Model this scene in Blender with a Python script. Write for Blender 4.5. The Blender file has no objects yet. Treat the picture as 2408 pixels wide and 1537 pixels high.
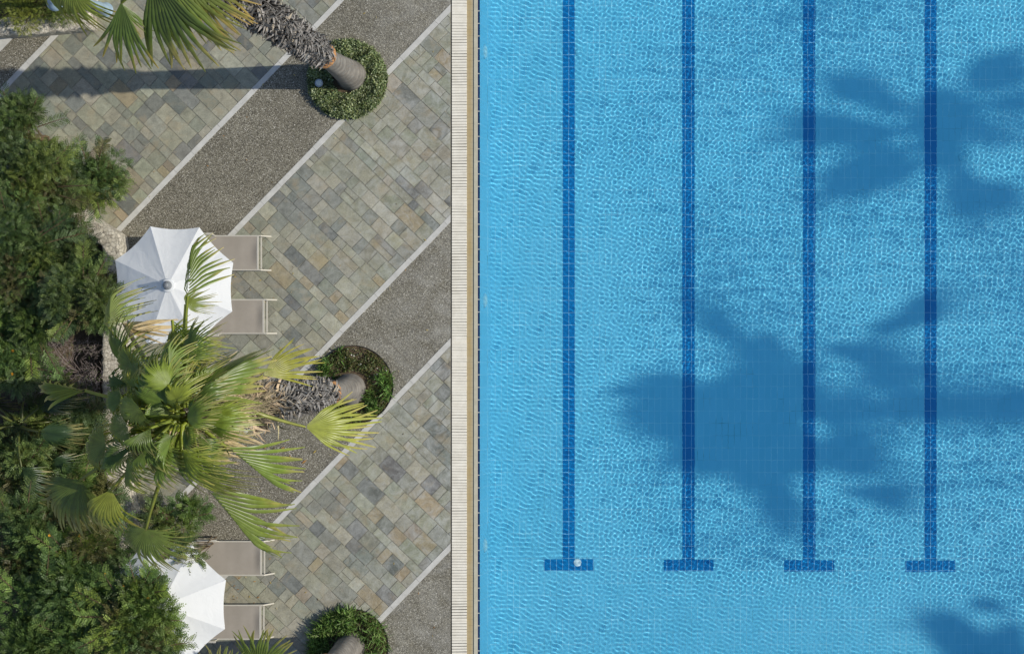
import bpy, math, random
import numpy as np
from mathutils import Vector, Matrix

S = bpy.context.scene
COL = S.collection
R = math.radians
rnd = random.Random(7)
NR = np.random.default_rng(11)

# ------------------------------------------------------------------ camera, sky, sun
H = 45.0                      # height of the drone above the paving
PPM = 117.9                   # picture units per metre on the paving (photo taken 2408 wide)
CX, CY = 1690.0, 777.0        # the point straight below the drone
cam = bpy.data.objects.new('camera', bpy.data.cameras.new('camera'))
COL.objects.link(cam)
cam.location = (0, 0, H)
cam.data.sensor_width = 36
cam.data.lens = 36 * H / (2408 / PPM)
cam.data.shift_x = -(CX - 1204) / 2408
cam.data.shift_y = (CY - 768.5) / 2408
cam.data.clip_end = 2000
S.camera = cam

EL, AZ = R(36), R(1.3)
w = bpy.data.worlds.new('World')
S.world = w
w.use_nodes = True
sky = w.node_tree.nodes.new('ShaderNodeTexSky')
sky.sky_type = 'NISHITA'
sky.sun_disc = False
sky.sun_elevation = EL
sky.sun_rotation = R(90) - AZ
sky.ozone_density = 3.0
w.node_tree.links.new(sky.outputs[0], w.node_tree.nodes['Background'].inputs[0])
w.node_tree.nodes['Background'].inputs[1].default_value = 0.125
sl = bpy.data.lights.new('sun', 'SUN')
sl.energy = 4.25
sl.angle = R(0.6)
sl.color = (1.0, 0.95, 0.845)
sun = bpy.data.objects.new('sun', sl)
COL.objects.link(sun)
SUN = Vector((math.cos(EL) * math.cos(AZ), math.cos(EL) * math.sin(AZ), math.sin(EL)))
sun.rotation_euler = SUN.to_track_quat('Z', 'Y').to_euler()
sl.cycles.is_caustics_light = True
S.view_settings.view_transform = 'Standard'
S.view_settings.look = 'None'
S.view_settings.exposure = 0.0
S.view_settings.gamma = 1.0


def P(px, py, z=0.0):
    k = (H - z) / H / PPM
    return Vector(((px - CX) * k, -(py - CY) * k, z))


# ------------------------------------------------------------------ helpers
def mesh_np(name, V, F, mat=None, parent=None, col=None, smooth=False, loc=None):
    """V (n,3) array, F list of (m,k) index arrays (all tris or quads), col (n,3)"""
    V = np.asarray(V, dtype=np.float32).reshape(-1, 3)
    if not isinstance(F, (list, tuple)):
        F = [F]
    F = [np.asarray(f, dtype=np.int32) for f in F if len(f)]
    if loc is not None:
        V = V - np.array(loc, dtype=np.float32)
    me = bpy.data.meshes.new(name)
    me.vertices.add(len(V))
    me.vertices.foreach_set('co', V.ravel())
    loops = np.concatenate([f.ravel() for f in F])
    tot = np.concatenate([np.full(len(f), f.shape[1], np.int32) for f in F])
    st = np.concatenate([[0], np.cumsum(tot)[:-1]]).astype(np.int32)
    me.loops.add(len(loops))
    me.loops.foreach_set('vertex_index', loops)
    me.polygons.add(len(tot))
    me.polygons.foreach_set('loop_start', st)
    me.polygons.foreach_set('loop_total', tot)
    if smooth:
        me.polygons.foreach_set('use_smooth', np.ones(len(tot), bool))
    if col is not None:
        at = me.color_attributes.new('Col', 'FLOAT_COLOR', 'POINT')
        c = np.ones((len(V), 4), np.float32)
        c[:, :3] = col
        at.data.foreach_set('color', c.ravel())
    me.update()
    me.validate()
    o = bpy.data.objects.new(name, me)
    COL.objects.link(o)
    if loc is not None:
        o.location = loc
    if mat is not None:
        me.materials.append(mat)
    if parent is not None:
        o.parent = parent
        o.matrix_parent_inverse = Matrix.Translation(-parent.location) if parent.rotation_euler.z == 0 else Matrix()
    return o


def tag(o, label=None, cat=None, group=None, kind=None):
    if label:
        o['label'] = label
    if cat:
        o['category'] = cat
    if group:
        o['group'] = group
    if kind:
        o['kind'] = kind
    return o


def empty(name, loc, label, cat, group=None):
    o = bpy.data.objects.new(name, None)
    o.empty_display_size = 0.2
    COL.objects.link(o)
    o.location = loc
    return tag(o, label, cat, group)


class MB:
    """collects polygons in world space; build() links one mesh"""
    def __init__(s):
        s.v, s.f, s.c = [], [], []
        s.cur = (1, 1, 1)

    def vert(s, p):
        s.v.append(tuple(p))
        s.c.append(s.cur)
        return len(s.v) - 1

    def poly(s, pts):
        s.f.append([s.vert(p) for p in pts])

    def prism(s, pts, z0, z1, inset=0.0, cap_bottom=False):
        n = len(pts)
        a = [s.vert((p[0], p[1], z0)) for p in pts]
        if inset:
            cx = sum(p[0] for p in pts) / n
            cy = sum(p[1] for p in pts) / n
            tp = []
            for p in pts:
                d = math.hypot(p[0] - cx, p[1] - cy) or 1
                tp.append((p[0] + (cx - p[0]) / d * inset, p[1] + (cy - p[1]) / d * inset))
            m = [s.vert((p[0], p[1], z1 - inset)) for p in pts]
            b = [s.vert((p[0], p[1], z1)) for p in tp]
            for i in range(n):
                j = (i + 1) % n
                s.f.append([a[i], a[j], m[j], m[i]])
                s.f.append([m[i], m[j], b[j], b[i]])
        else:
            b = [s.vert((p[0], p[1], z1)) for p in pts]
            for i in range(n):
                j = (i + 1) % n
                s.f.append([a[i], a[j], b[j], b[i]])
        s.f.append(b)
        if cap_bottom:
            s.f.append(a[::-1])

    def box(s, x0, x1, y0, y1, z0, z1, inset=0.0):
        s.prism([(x0, y0), (x1, y0), (x1, y1), (x0, y1)], z0, z1, inset, True)

    def tube(s, pts, rad, n=8, cap=True):
        pts = [Vector(p) for p in pts]
        if not hasattr(rad, '__len__'):
            rad = [rad] * len(pts)
        rings = []
        up = Vector((0.13, 0.21, 1)).normalized()
        for i, p in enumerate(pts):
            d = (pts[min(i + 1, len(pts) - 1)] - pts[max(i - 1, 0)]).normalized()
            a = d.cross(up)
            if a.length < 1e-3:
                a = d.cross(Vector((1, 0, 0)))
            a.normalize()
            b = d.cross(a)
            rings.append([s.vert(p + (a * math.cos(t) + b * math.sin(t)) * rad[i]) for t in [2 * math.pi * k / n for k in range(n)]])
        for i in range(len(rings) - 1):
            for k in range(n):
                l = (k + 1) % n
                s.f.append([rings[i][k], rings[i][l], rings[i + 1][l], rings[i + 1][k]])
        if cap:
            s.f.append(rings[0][::-1])
            s.f.append(rings[-1])

    def lathe(s, c, prof, n=32):
        rings = []
        for r, z in prof:
            rings.append([s.vert((c[0] + r * math.cos(2 * math.pi * k / n), c[1] + r * math.sin(2 * math.pi * k / n), c[2] + z)) for k in range(n)])
        for i in range(len(rings) - 1):
            for k in range(n):
                l = (k + 1) % n
                s.f.append([rings[i][k], rings[i][l], rings[i + 1][l], rings[i + 1][k]])
        s.f.append(rings[0][::-1])
        s.f.append(rings[-1])

    def build(s, name, mat, parent=None, smooth=False, loc=None, col=False):
        me = bpy.data.meshes.new(name)
        v = s.v
        if loc is not None:
            v = [(a - loc[0], b - loc[1], c - loc[2]) for a, b, c in v]
        elif parent is not None:
            L = parent.location
            v = [(a - L[0], b - L[1], c - L[2]) for a, b, c in v]
        me.from_pydata(v, [], s.f)
        if col:
            at = me.color_attributes.new('Col', 'FLOAT_COLOR', 'POINT')
            at.data.foreach_set('color', np.array([(*c, 1) for c in s.c], np.float32).ravel())
        if smooth:
            me.polygons.foreach_set('use_smooth', np.ones(len(me.polygons), bool))
            me.set_sharp_from_angle(angle=R(38))
        me.materials.append(mat)
        o = bpy.data.objects.new(name, me)
        COL.objects.link(o)
        if loc is not None:
            o.location = loc
        if parent is not None:
            o.parent = parent
        return o


# ------------------------------------------------------------------ materials
class NB:
    def __init__(s, name):
        s.m = bpy.data.materials.new(name)
        s.m.use_nodes = True
        s.t = s.m.node_tree
        s.p = s.t.nodes['Principled BSDF']
        s.o = s.t.nodes['Material Output']

    def n(s, typ, **kw):
        x = s.t.nodes.new(typ)
        for k, v in kw.items():
            if k in x.inputs:
                x.inputs[k].default_value = v
            else:
                setattr(x, k, v)
        return x

    def l(s, a, b):
        s.t.links.new(a, b)

    def pos(s):
        if not hasattr(s, '_pos'):
            s._pos = s.n('ShaderNodeTexCoord').outputs['Object']
        return s._pos

    def noise(s, scale, detail=4, rough=0.55, dist=0.0, vec=None):
        x = s.n('ShaderNodeTexNoise')
        x.inputs['Scale'].default_value = scale
        x.inputs['Detail'].default_value = detail
        x.inputs['Roughness'].default_value = rough
        x.inputs['Distortion'].default_value = dist
        s.l(vec if vec is not None else s.pos(), x.inputs['Vector'])
        return x.outputs['Fac']

    def ramp(s, fac, stops):
        x = s.n('ShaderNodeValToRGB')
        e = x.color_ramp.elements
        while len(e) < len(stops):
            e.new(0.5)
        for el, (p, c) in zip(e, stops):
            el.position = p
            el.color = (*c, 1) if len(c) == 3 else c
        s.l(fac, x.inputs['Fac'])
        return x.outputs['Color']

    def mix(s, a, b, fac=0.5, mode='MIX'):
        x = s.n('ShaderNodeMix', data_type='RGBA', blend_type=mode)
        for sock, v in ((x.inputs[0], fac), (x.inputs[6], a), (x.inputs[7], b)):
            if isinstance(v, (int, float)):
                sock.default_value = v
            elif isinstance(v, tuple):
                sock.default_value = (*v, 1)
            else:
                s.l(v, sock)
        return x.outputs[2]

    def math(s, op, a, b=None, c=None):
        x = s.n('ShaderNodeMath', operation=op)
        for i, v in enumerate((a, b, c)):
            if v is None:
                continue
            if isinstance(v, (int, float)):
                x.inputs[i].default_value = v
            else:
                s.l(v, x.inputs[i])
        return x.outputs[0]

    def bump(s, h, strength=0.4, dist=0.01):
        x = s.n('ShaderNodeBump')
        x.inputs['Strength'].default_value = strength
        x.inputs['Distance'].default_value = dist
        s.l(h, x.inputs['Height'])
        s.l(x.outputs[0], s.p.inputs['Normal'])

    def base(s, c, rough=0.6, spec=0.5):
        if isinstance(c, tuple):
            s.p.inputs['Base Color'].default_value = (*c, 1)
        else:
            s.l(c, s.p.inputs['Base Color'])
        s.p.inputs['Roughness'].default_value = rough
        s.p.inputs['Specular IOR Level'].default_value = spec
        return s.m

    def vcol(s):
        x = s.n('ShaderNodeVertexColor')
        x.layer_name = 'Col'
        return x.outputs['Color']


def G(v):
    return (v, v, v)


def m_plain(name, c, rough=0.6, spec=0.4, var=0.12, scale=6, metal=0.0):
    b = NB(name)
    f = b.noise(scale, 5, 0.6)
    lo = tuple(x * (1 - var) for x in c)
    hi = tuple(min(1, x * (1 + var)) for x in c)
    m = b.base(b.ramp(f, [(0.3, lo), (0.7, hi)]), rough, spec)
    b.p.inputs['Metallic'].default_value = metal
    return m


def m_slate():
    b = NB('slate')
    v = b.vcol()
    n1 = b.noise(7, 6, 0.62, 0.6)
    n2 = b.noise(38, 5, 0.7)
    c = b.mix(v, b.ramp(n1, [(0.25, G(0.35)), (0.5, G(0.5)), (0.78, G(0.66))]), 0.95, 'OVERLAY')
    c = b.mix(c, b.ramp(n2, [(0.3, G(0.36)), (0.7, G(0.62))]), 0.8, 'OVERLAY')
    # ochre staining patches
    n3 = b.noise(2.6, 5, 0.65, 0.4)
    c = b.mix(c, (0.34, 0.26, 0.15), b.ramp(n3, [(0.52, G(0)), (0.70, G(0.42))]))
    # dried salt nearest the pool
    sx = b.n('ShaderNodeSeparateXYZ')
    b.l(b.pos(), sx.inputs[0])
    near = b.math('MULTIPLY_ADD', sx.outputs[0], 0.2, 2.0)      # 0 at -10 m, ~0.93 at the kerb
    near = b.math('MINIMUM', b.math('MAXIMUM', near, 0.0), 1.0)
    salt = b.math('MULTIPLY', near, b.ramp(b.noise(3.1, 8, 0.72, 1.2), [(0.42, G(0)), (0.75, G(0.75))]))
    c = b.mix(c, (0.50, 0.51, 0.48), salt)
    b.bump(b.math('ADD', n1, b.math('MULTIPLY', n2, 0.5)), 0.55, 0.012)
    return b.base(c, 0.62, 0.35)


def m_grout():
    b = NB('grout')
    return b.base(b.ramp(b.noise(3, 6, 0.7), [(0.25, (0.24, 0.22, 0.17)), (0.75, (0.50, 0.46, 0.36))]), 0.9, 0.1)


def m_aggregate():
    b = NB('exposed_aggregate')
    vo = b.n('ShaderNodeTexVoronoi')
    vo.inputs['Scale'].default_value = 80
    b.l(b.pos(), vo.inputs['Vector'])
    bw = b.n('ShaderNodeSeparateColor')
    b.l(vo.outputs['Color'], bw.inputs[0])
    peb = b.ramp(bw.outputs[0], [(0.0, (0.08, 0.072, 0.056)), (0.35, (0.20, 0.182, 0.136)), (0.7, (0.275, 0.252, 0.19)), (0.93, (0.42, 0.39, 0.31)), (1.0, (0.72, 0.68, 0.59))])
    edge = b.ramp(vo.outputs['Distance'], [(0.25, G(1)), (0.75, G(0.52))])
    c = b.mix(peb, edge, 1.0, 'MULTIPLY')
    big = b.noise(0.9, 6, 0.65)
    c = b.mix(c, b.ramp(big, [(0.3, G(0.43)), (0.7, G(0.57))]), 1.0, 'OVERLAY')
    sx = b.n('ShaderNodeSeparateXYZ')
    b.l(b.pos(), sx.inputs[0])
    near = b.math('MINIMUM', b.math('MAXIMUM', b.math('MULTIPLY_ADD', sx.outputs[0], 0.3, 2.5), 0.0), 1.0)
    salt = b.math('MULTIPLY', near, b.ramp(b.noise(1.7, 7, 0.7, 0.8), [(0.38, G(0)), (0.72, G(0.5))]))
    c = b.mix(c, (0.46, 0.45, 0.41), salt)
    b.bump(b.math('SUBTRACT', 1.0, vo.outputs['Distance']), 0.8, 0.008)
    return b.base(c, 0.8, 0.2)


def m_kerb(name, lo, hi):
    b = NB(name)
    n = b.noise(5, 7, 0.7)
    c = b.ramp(n, [(0.28, lo), (0.7, hi)])
    c = b.mix(c, (0.22, 0.20, 0.17), b.ramp(b.noise(17, 6, 0.75), [(0.62, G(0)), (0.75, G(0.5))]))
    b.bump(b.noise(60, 4, 0.6), 0.3, 0.004)
    return b.base(c, 0.8, 0.2)


def m_tile(name, c0, c1, grout, mx=0.12194, my=0.24388, ox=0.0, oy=0.0, gw=0.022, gs=1.0, patch=False):
    """glazed pool tiles, pale joints along a real grid"""
    b = NB(name)
    sx = b.n('ShaderNodeSeparateXYZ')
    b.l(b.pos(), sx.inputs[0])

    def line(o, pitch, off, wd):
        t = b.math('FRACT', b.math('MULTIPLY', b.math('ADD', o, off), 1 / pitch))
        d = b.math('MINIMUM', t, b.math('SUBTRACT', 1.0, t))
        return b.math('LESS_THAN', d, wd)
    lx = line(sx.outputs[0], mx, ox, gw)
    ly = line(sx.outputs[1], my, oy, gw / 2)
    g = b.math('MAXIMUM', lx, ly)
    cell = b.n('ShaderNodeTexWhiteNoise', noise_dimensions='2D')
    cv = b.n('ShaderNodeCombineXYZ')
    b.l(b.math('FLOOR', b.math('MULTIPLY', b.math('ADD', sx.outputs[0], ox), 1 / mx)), cv.inputs[0])
    b.l(b.math('FLOOR', b.math('MULTIPLY', b.math('ADD', sx.outputs[1], oy), 1 / my)), cv.inputs[1])
    b.l(cv.outputs[0], cell.inputs['Vector'])
    c = b.mix(c0, c1, cell.outputs['Value'])
    if patch:
        c = b.mix(c, (c1[0] * 1.25, c1[1] * 1.08, c1[2] * 1.04), b.ramp(b.noise(0.35, 3, 0.5), [(0.4, G(0)), (0.65, G(0.35))]))
        # joints that have gone dark here and there
        gcol = b.mix(grout, (0.03, 0.20, 0.27), b.ramp(b.noise(1.1, 4, 0.6), [(0.54, G(0)), (0.62, G(0.85))]))
        gf = b.math('MULTIPLY', g, b.math('MULTIPLY', gs, b.ramp(b.noise(2.3, 3, 0.5), [(0.35, G(0.1)), (0.65, G(1))])))
    else:
        gcol, gf = grout, b.math('MULTIPLY', g, gs)
    c = b.mix(c, gcol, gf)
    return b.base(c, 0.35, 0.3)


def m_leaf(name, rough=0.38, trans=0.28, tint=(1.25, 1.3, 0.5), spec=0.5):
    b = NB(name)
    v = b.vcol()
    n = b.noise(9, 3, 0.5)
    c = b.mix(v, b.ramp(n, [(0.3, G(0.42)), (0.7, G(0.58))]), 1.0, 'OVERLAY')
    b.base(c, rough, spec)
    tr = b.n('ShaderNodeBsdfTranslucent')
    b.l(b.mix(c, tint, 1.0, 'MULTIPLY'), tr.inputs['Color'])
    mx = b.n('ShaderNodeMixShader')
    mx.inputs[0].default_value = trans
    b.l(b.p.outputs[0], mx.inputs[1])
    b.l(tr.outputs[0], mx.inputs[2])
    b.l(mx.outputs[0], b.o.inputs[0])
    return b.m


def m_vcol(name, rough=0.75, spec=0.2, nscale=14, amt=0.8, bump=0.0):
    b = NB(name)
    n = b.noise(nscale, 6, 0.65)
    c = b.mix(b.vcol(), b.ramp(n, [(0.3, G(0.36)), (0.7, G(0.64))]), amt, 'OVERLAY')
    if bump:
        b.bump(n, bump, 0.02)
    return b.base(c, rough, spec)


def m_rubble():
    b = NB('rubble_stone')
    vo = b.n('ShaderNodeTexVoronoi', feature='DISTANCE_TO_EDGE')
    vo.inputs['Scale'].default_value = 13
    b.l(b.pos(), vo.inputs['Vector'])
    vc = b.n('ShaderNodeTexVoronoi')
    vc.inputs['Scale'].default_value = 13
    b.l(b.pos(), vc.inputs['Vector'])
    n = b.noise(11, 8, 0.72, 0.4)
    c = b.ramp(n, [(0.25, (0.25, 0.21, 0.16)), (0.5, (0.47, 0.43, 0.35)), (0.75, (0.62, 0.58, 0.50))])
    bw = b.n('ShaderNodeSeparateColor')
    b.l(vc.outputs['Color'], bw.inputs[0])
    c = b.mix(c, b.ramp(bw.outputs[0], [(0, G(0.40)), (1, G(0.60))]), 1.0, 'OVERLAY')
    c = b.mix((0.20, 0.17, 0.13), c, b.ramp(vo.outputs[0], [(0.0, G(0.6)), (0.02, G(1))]))
    b.bump(b.math('ADD', b.math('MULTIPLY', n, 0.7), b.math('MINIMUM', b.math('MULTIPLY', vo.outputs[0], 9), 0.6)), 0.9, 0.03)
    return b.base(c, 0.9, 0.1)


M = {}
M['slate'] = m_slate()
M['grout'] = m_grout()
M['agg'] = m_aggregate()
M['strip'] = m_kerb('pale_concrete', (0.42, 0.41, 0.375), (0.57, 0.555, 0.51))
M['grate'] = m_kerb('grate_plastic', (0.66, 0.61, 0.50), (0.82, 0.77, 0.655))
M['dark'] = m_plain('dark_gutter', (0.05, 0.045, 0.035), 0.9, 0.1)
M['ground'] = m_kerb('plain_paving', (0.24, 0.23, 0.20), (0.36, 0.35, 0.31))
M['rubble'] = m_rubble()
M['soil'] = m_plain('soil', (0.10, 0.075, 0.05), 0.95, 0.05, 0.5, 22)
M['leaf'] = m_leaf('palm_leaf', 0.36, 0.30, (1.4, 1.4, 0.4), 0.5)
M['shrub'] = m_leaf('shrub_leaf', 0.5, 0.25, (1.2, 1.35, 0.5), 0.35)
M['bark'] = m_vcol('palm_bark', 0.85, 0.15, 9, 0.9, 0.5)
M['boot'] = m_vcol('old_leaf_bases', 0.8, 0.2, 25, 0.8)
M['twig'] = m_vcol('twigs', 0.9, 0.1, 20, 0.6)
M['edging'] = m_plain('black_edging', (0.02, 0.02, 0.02), 0.6, 0.3)
M['alu'] = m_plain('champagne_aluminium', (0.46, 0.43, 0.365), 0.38, 0.5, 0.05)
M['lamp'] = m_plain('blue_grey_paint', (0.24, 0.33, 0.40), 0.42, 0.5, 0.15, 3)
M['steel'] = m_plain('dull_steel', (0.42, 0.45, 0.48), 0.35, 0.5, 0.1, 12, 0.6)
M['pool_rim'] = m_plain('pool_light_rim', (0.28, 0.58, 0.68), 0.4, 0.4)
M['pool_lens'] = m_plain('pool_light_lens', (0.40, 0.68, 0.72), 0.3, 0.5)
M['lens'] = m_plain('frosted_lens', (0.62, 0.66, 0.60), 0.3, 0.5, 0.05)
M['hub'] = m_plain('grey_plastic', (0.16, 0.17, 0.18), 0.35, 0.5, 0.08)


def m_sling():
    b = NB('taupe_mesh_fabric')
    c = b.ramp(b.noise(2.5, 4, 0.6), [(0.3, (0.275, 0.243, 0.20)), (0.7, (0.325, 0.288, 0.24))])
    wv = b.n('ShaderNodeTexWave', wave_type='BANDS', bands_direction='Y')
    wv.inputs['Scale'].default_value = 28
    wv.inputs['Distortion'].default_value = 1.2
    b.l(b.pos(), wv.inputs['Vector'])
    c = b.mix(c, b.ramp(wv.outputs[0], [(0, G(0.47)), (1, G(0.53))]), 1.0, 'OVERLAY')
    return b.base(c, 0.75, 0.2)


M['sling'] = m_sling()


def m_canvas():
    b = NB('white_canvas')
    c = b.ramp(b.noise(2.2, 5, 0.6), [(0.3, (0.82, 0.83, 0.83)), (0.7, (0.87, 0.875, 0.87))])
    c = b.mix(c, (0.50, 0.50, 0.47), b.ramp(b.noise(9, 8, 0.75), [(0.66, G(0)), (0.8, G(0.35))]))
    b.bump(b.noise(3.5, 3, 0.5, 1.5), 0.35, 0.03)
    b.base(c, 0.8, 0.15)
    tr = b.n('ShaderNodeBsdfTranslucent')
    b.l(c, tr.inputs['Color'])
    mx = b.n('ShaderNodeMixShader')
    mx.inputs[0].default_value = 0.33
    b.l(b.p.outputs[0], mx.inputs[1])
    b.l(tr.outputs[0], mx.inputs[2])
    b.l(mx.outputs[0], b.o.inputs[0])
    return b.m


M['canvas'] = m_canvas()

# ------------------------------------------------------------------ the pool
PX0 = P(1128.5, 0).x           # water starts here
PX1, PY0, PY1 = 11.5, -6.82, 18.3
WZ = -0.02
DEPTH = 1.28
FZ = WZ - DEPTH
XF = PX0 + 0.12                # foot of the sloping wall
KF = (H + DEPTH / 1.333) / H   # how far the floor shows drawn in
POOL = []


def FP(px, py):                # a point of the pool floor seen through the water
    return ((px - CX) / PPM * KF, -(py - CY) / PPM * KF)


ln_x = [FP(a, 0)[0] for a in (1337.4, 1619.0, 1903.0, 2188.2)]
tpy = 28.85 / PPM * KF
tpx = tpy / 2
ty_off = -FP(0, 72)[1] + 0.0
M['tile'] = m_tile('pool_tile', (0.14, 0.55, 0.735), (0.16, 0.58, 0.77), (0.50, 0.82, 0.90), tpx, tpy, -ln_x[0], -FP(0, 71.5)[1], 0.03, 0.8, True)
M['lane'] = m_tile('lane_tile', (0.0, 0.18, 0.44), (0.0, 0.205, 0.48), (0.50, 0.80, 0.88), tpx, tpy, -ln_x[0], -FP(0, 71.5)[1], 0.022, 0.75)

mb = MB()
mb.poly([(XF, PY0, FZ), (PX1, PY0, FZ), (PX1, PY1, FZ), (XF, PY1, FZ)])
o = tag(mb.build('pool_floor', M['tile']), kind='structure')
POOL.append(o)
mb = MB()
mb.poly([(PX0, PY0, 0), (XF, PY0, FZ), (XF, PY1, FZ), (PX0, PY1, 0)])
mb.poly([(PX1, PY0, 0), (PX1, PY0, FZ), (PX1, PY1, FZ), (PX1, PY1, 0)])
mb.poly([(PX0, PY0, 0), (PX1, PY0, 0), (PX1, PY0, FZ), (XF, PY0, FZ)])
mb.poly([(PX0, PY1, 0), (PX1, PY1, 0), (PX1, PY1, FZ), (XF, PY1, FZ)])
o = tag(mb.build('pool_wall', M['tile']), kind='structure')
o['label'] = 'submerged light blue tiled wall around the pool'
POOL.append(o)
# lane markings: dark tiles with a crossbar at the end
cross = [(1279, 1396), (1561, 1678), (1844, 1962), (2129, 2247)]
for i, (xc, (c0, c1)) in enumerate(zip(ln_x, cross)):
    mb = MB()
    z = FZ + 0.004
    yb = FP(0, 1314 + i)[1]
    y2 = FP(0, 1341 + i)[1]
    mb.poly([(xc - tpx, yb, z), (xc + tpx, yb, z), (xc + tpx, PY1 - 1.5, z), (xc - tpx, PY1 - 1.5, z)])
    a, b_ = FP(c0, 0)[0], FP(c1, 0)[0]
    mb.poly([(a, y2, z), (b_, y2, z), (b_, yb, z), (a, yb, z)])
    o = mb.build('lane_marking', M['lane'])
    tag(o, kind='structure')
    POOL.append(o)

# fittings on the floor and on the wall
inlets = [(1358, 1322, 'round white floor inlet on the crossbar of the lane line nearest the gutter'),
          (1362, 124, 'faint round floor inlet right of the lane line nearest the gutter, uppermost'),
          (2263, 370, 'faint round floor inlet right of the lane line farthest from the gutter'),
          (1359, 367, 'faint round floor inlet right of the first lane line, lower one')]
for px, py, lab in inlets:
    x, y = FP(px, py)
    e = empty('floor_inlet', (x, y, FZ + 0.005), lab, 'pool inlet', 'round inlets on the pool floor')
    mb = MB()
    mb.lathe((x, y, FZ + 0.006), [(0.078, 0), (0.078, 0.006), (0.066, 0.014), (0.056, 0.012)], 24)
    mat = m_plain('inlet_plastic', (0.16, 0.59, 0.77) if px != 1358 else (0.75, 0.85, 0.85), 0.4, 0.4)
    POOL.append(mb.build('rim', mat, e))
    mb = MB()
    mb.lathe((x, y, FZ + 0.018), [(0.055, 0), (0.055, 0.006), (0.03, 0.01)], 20)
    POOL.append(mb.build('cover_plate', mat, e))
for k, py in enumerate((130, 707, 1275)):
    y = FP(0, py)[1]
    t = 0.42
    x = PX0 + (XF - PX0) * t
    z = FZ * t
    e = empty('pool_light', (x, y, z), ['underwater lamp in the pool wall nearest the mossy palm planter', 'underwater lamp in the pool wall level with the loungers under the upper parasol', 'underwater lamp in the pool wall level with the lane crossbars'][k], 'pool light', 'round lamps set in the pool wall')
    nrm = Vector((-FZ, 0, XF - PX0)).normalized()
    q = nrm.to_track_quat('Z', 'Y').to_matrix()
    for nm, prof, mm in (('rim', [(0.15, -0.02), (0.15, 0.015), (0.125, 0.03)], M['pool_rim']), ('lens', [(0.118, 0.031), (0.09, 0.045), (0.03, 0.052)], M['pool_lens'])):
        mb = MB()
        mb.lathe((0, 0, 0), prof, 28)
        mb.v = [tuple(q @ Vector(p) + Vector((x, y, z))) for p in mb.v]
        POOL.append(mb.build(nm, mm, e, smooth=True))
for o in POOL:
    o.cycles.is_caustics_receiver = True


# water: one wave-shaped sheet
def axis(a, b, c, d, fine, coarse):
    out = [np.arange(a, b, coarse)] if b > a else []
    out.append(np.arange(b, c, fine))
    t = np.arange(c, d, coarse)
    out.append(t)
    return np.unique(np.concatenate(out + [[d]]))


def smst(x, a, b):
    t = np.clip((x - a) / (b - a), 0, 1)
    return t * t * (3 - 2 * t)


xs = axis(PX0, PX0, 8.6, PX1, 0.0112, 0.05)
ys = axis(PY0, PY0, 8.1, PY1, 0.0112, 0.05)
X, Y = np.meshgrid(xs, ys)
Z = np.zeros_like(X)
# weights: long ordered ripples near the left side and the end, confused chop in the open pool
qx = (X * PPM + CX)
qy = (CY - Y * PPM)
open_w = smst(qx + 45 * np.sin(qy / 170.) + 30 * np.sin(qy / 61. + 2), 1330, 1760) * (1 - 0.75 * smst(qy + 60 * np.sin(qx / 210.), 1330, 1500))
calm = 0.55 + 0.45 * open_w
calm *= 1 - 0.45 * smst(qy, 1250, 1500) * (1 - smst(np.abs(qx - 2000), 250, 600))
calm *= 0.85 + 0.15 * np.sin(X * 0.9 + 1.3 * np.sin(Y * 0.7)) * np.sin(Y * 1.1 + 0.6)
wr = np.random.default_rng(3)


def wave(lam, th, slope, env):
    global Z
    k = 2 * math.pi / lam
    ph = wr.uniform(0, 6.283)
    kx, ky = k * math.cos(th), k * math.sin(th)
    warp = 0.35 * np.sin(X * wr.uniform(.5, 1.3) + wr.uniform(0, 6)) + 0.35 * np.sin(Y * wr.uniform(.5, 1.3) + wr.uniform(0, 6))
    Z += env * (slope / k) * np.sin(kx * X + ky * Y + ph + warp * 3)


NA, NB_ = 46, 18
for i in range(NA):
    lam = wr.uniform(0.058, 0.118)
    wave(lam, wr.uniform(0, 6.283), 0.0132 * math.sqrt(2 / NA), open_w * calm + 0.30 * calm)
for i in range(NB_):
    lam = wr.uniform(0.072, 0.125)
    wave(lam, R(70) + wr.normal(0, 0.32), 0.0215 * math.sqrt(2 / NB_), (1 - 0.75 * open_w) * calm)
for i in range(6):
    wave(wr.uniform(0.5, 1.4), wr.uniform(0, 6.28), 0.004, calm)
fade = (1 - smst(X, 8.0, 8.6)) * (1 - smst(Y, 7.5, 8.1))
Z = WZ + Z * fade
nr_, nc_ = X.shape
idx = np.arange(nr_ * nc_).reshape(nr_, nc_)
Fq = np.stack([idx[:-1, :-1], idx[:-1, 1:], idx[1:, 1:], idx[1:, :-1]], -1).reshape(-1, 4)
b = NB('pool_water')
b.t.nodes.remove(b.p)
gl = b.n('ShaderNodeBsdfGlass')
gl.inputs['IOR'].default_value = 1.333
gl.inputs['Roughness'].default_value = 0.0
gl.inputs['Color'].default_value = (0.93, 0.985, 1.0, 1)
b.l(gl.outputs[0], b.o.inputs[0])
water = mesh_np('water', np.stack([X, Y, Z], -1).reshape(-1, 3), [Fq], b.m, smooth=True)
tag(water, kind='structure')
water.cycles.is_caustics_caster = True
del X, Y, Z, qx, qy, open_w, calm, fade

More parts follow.
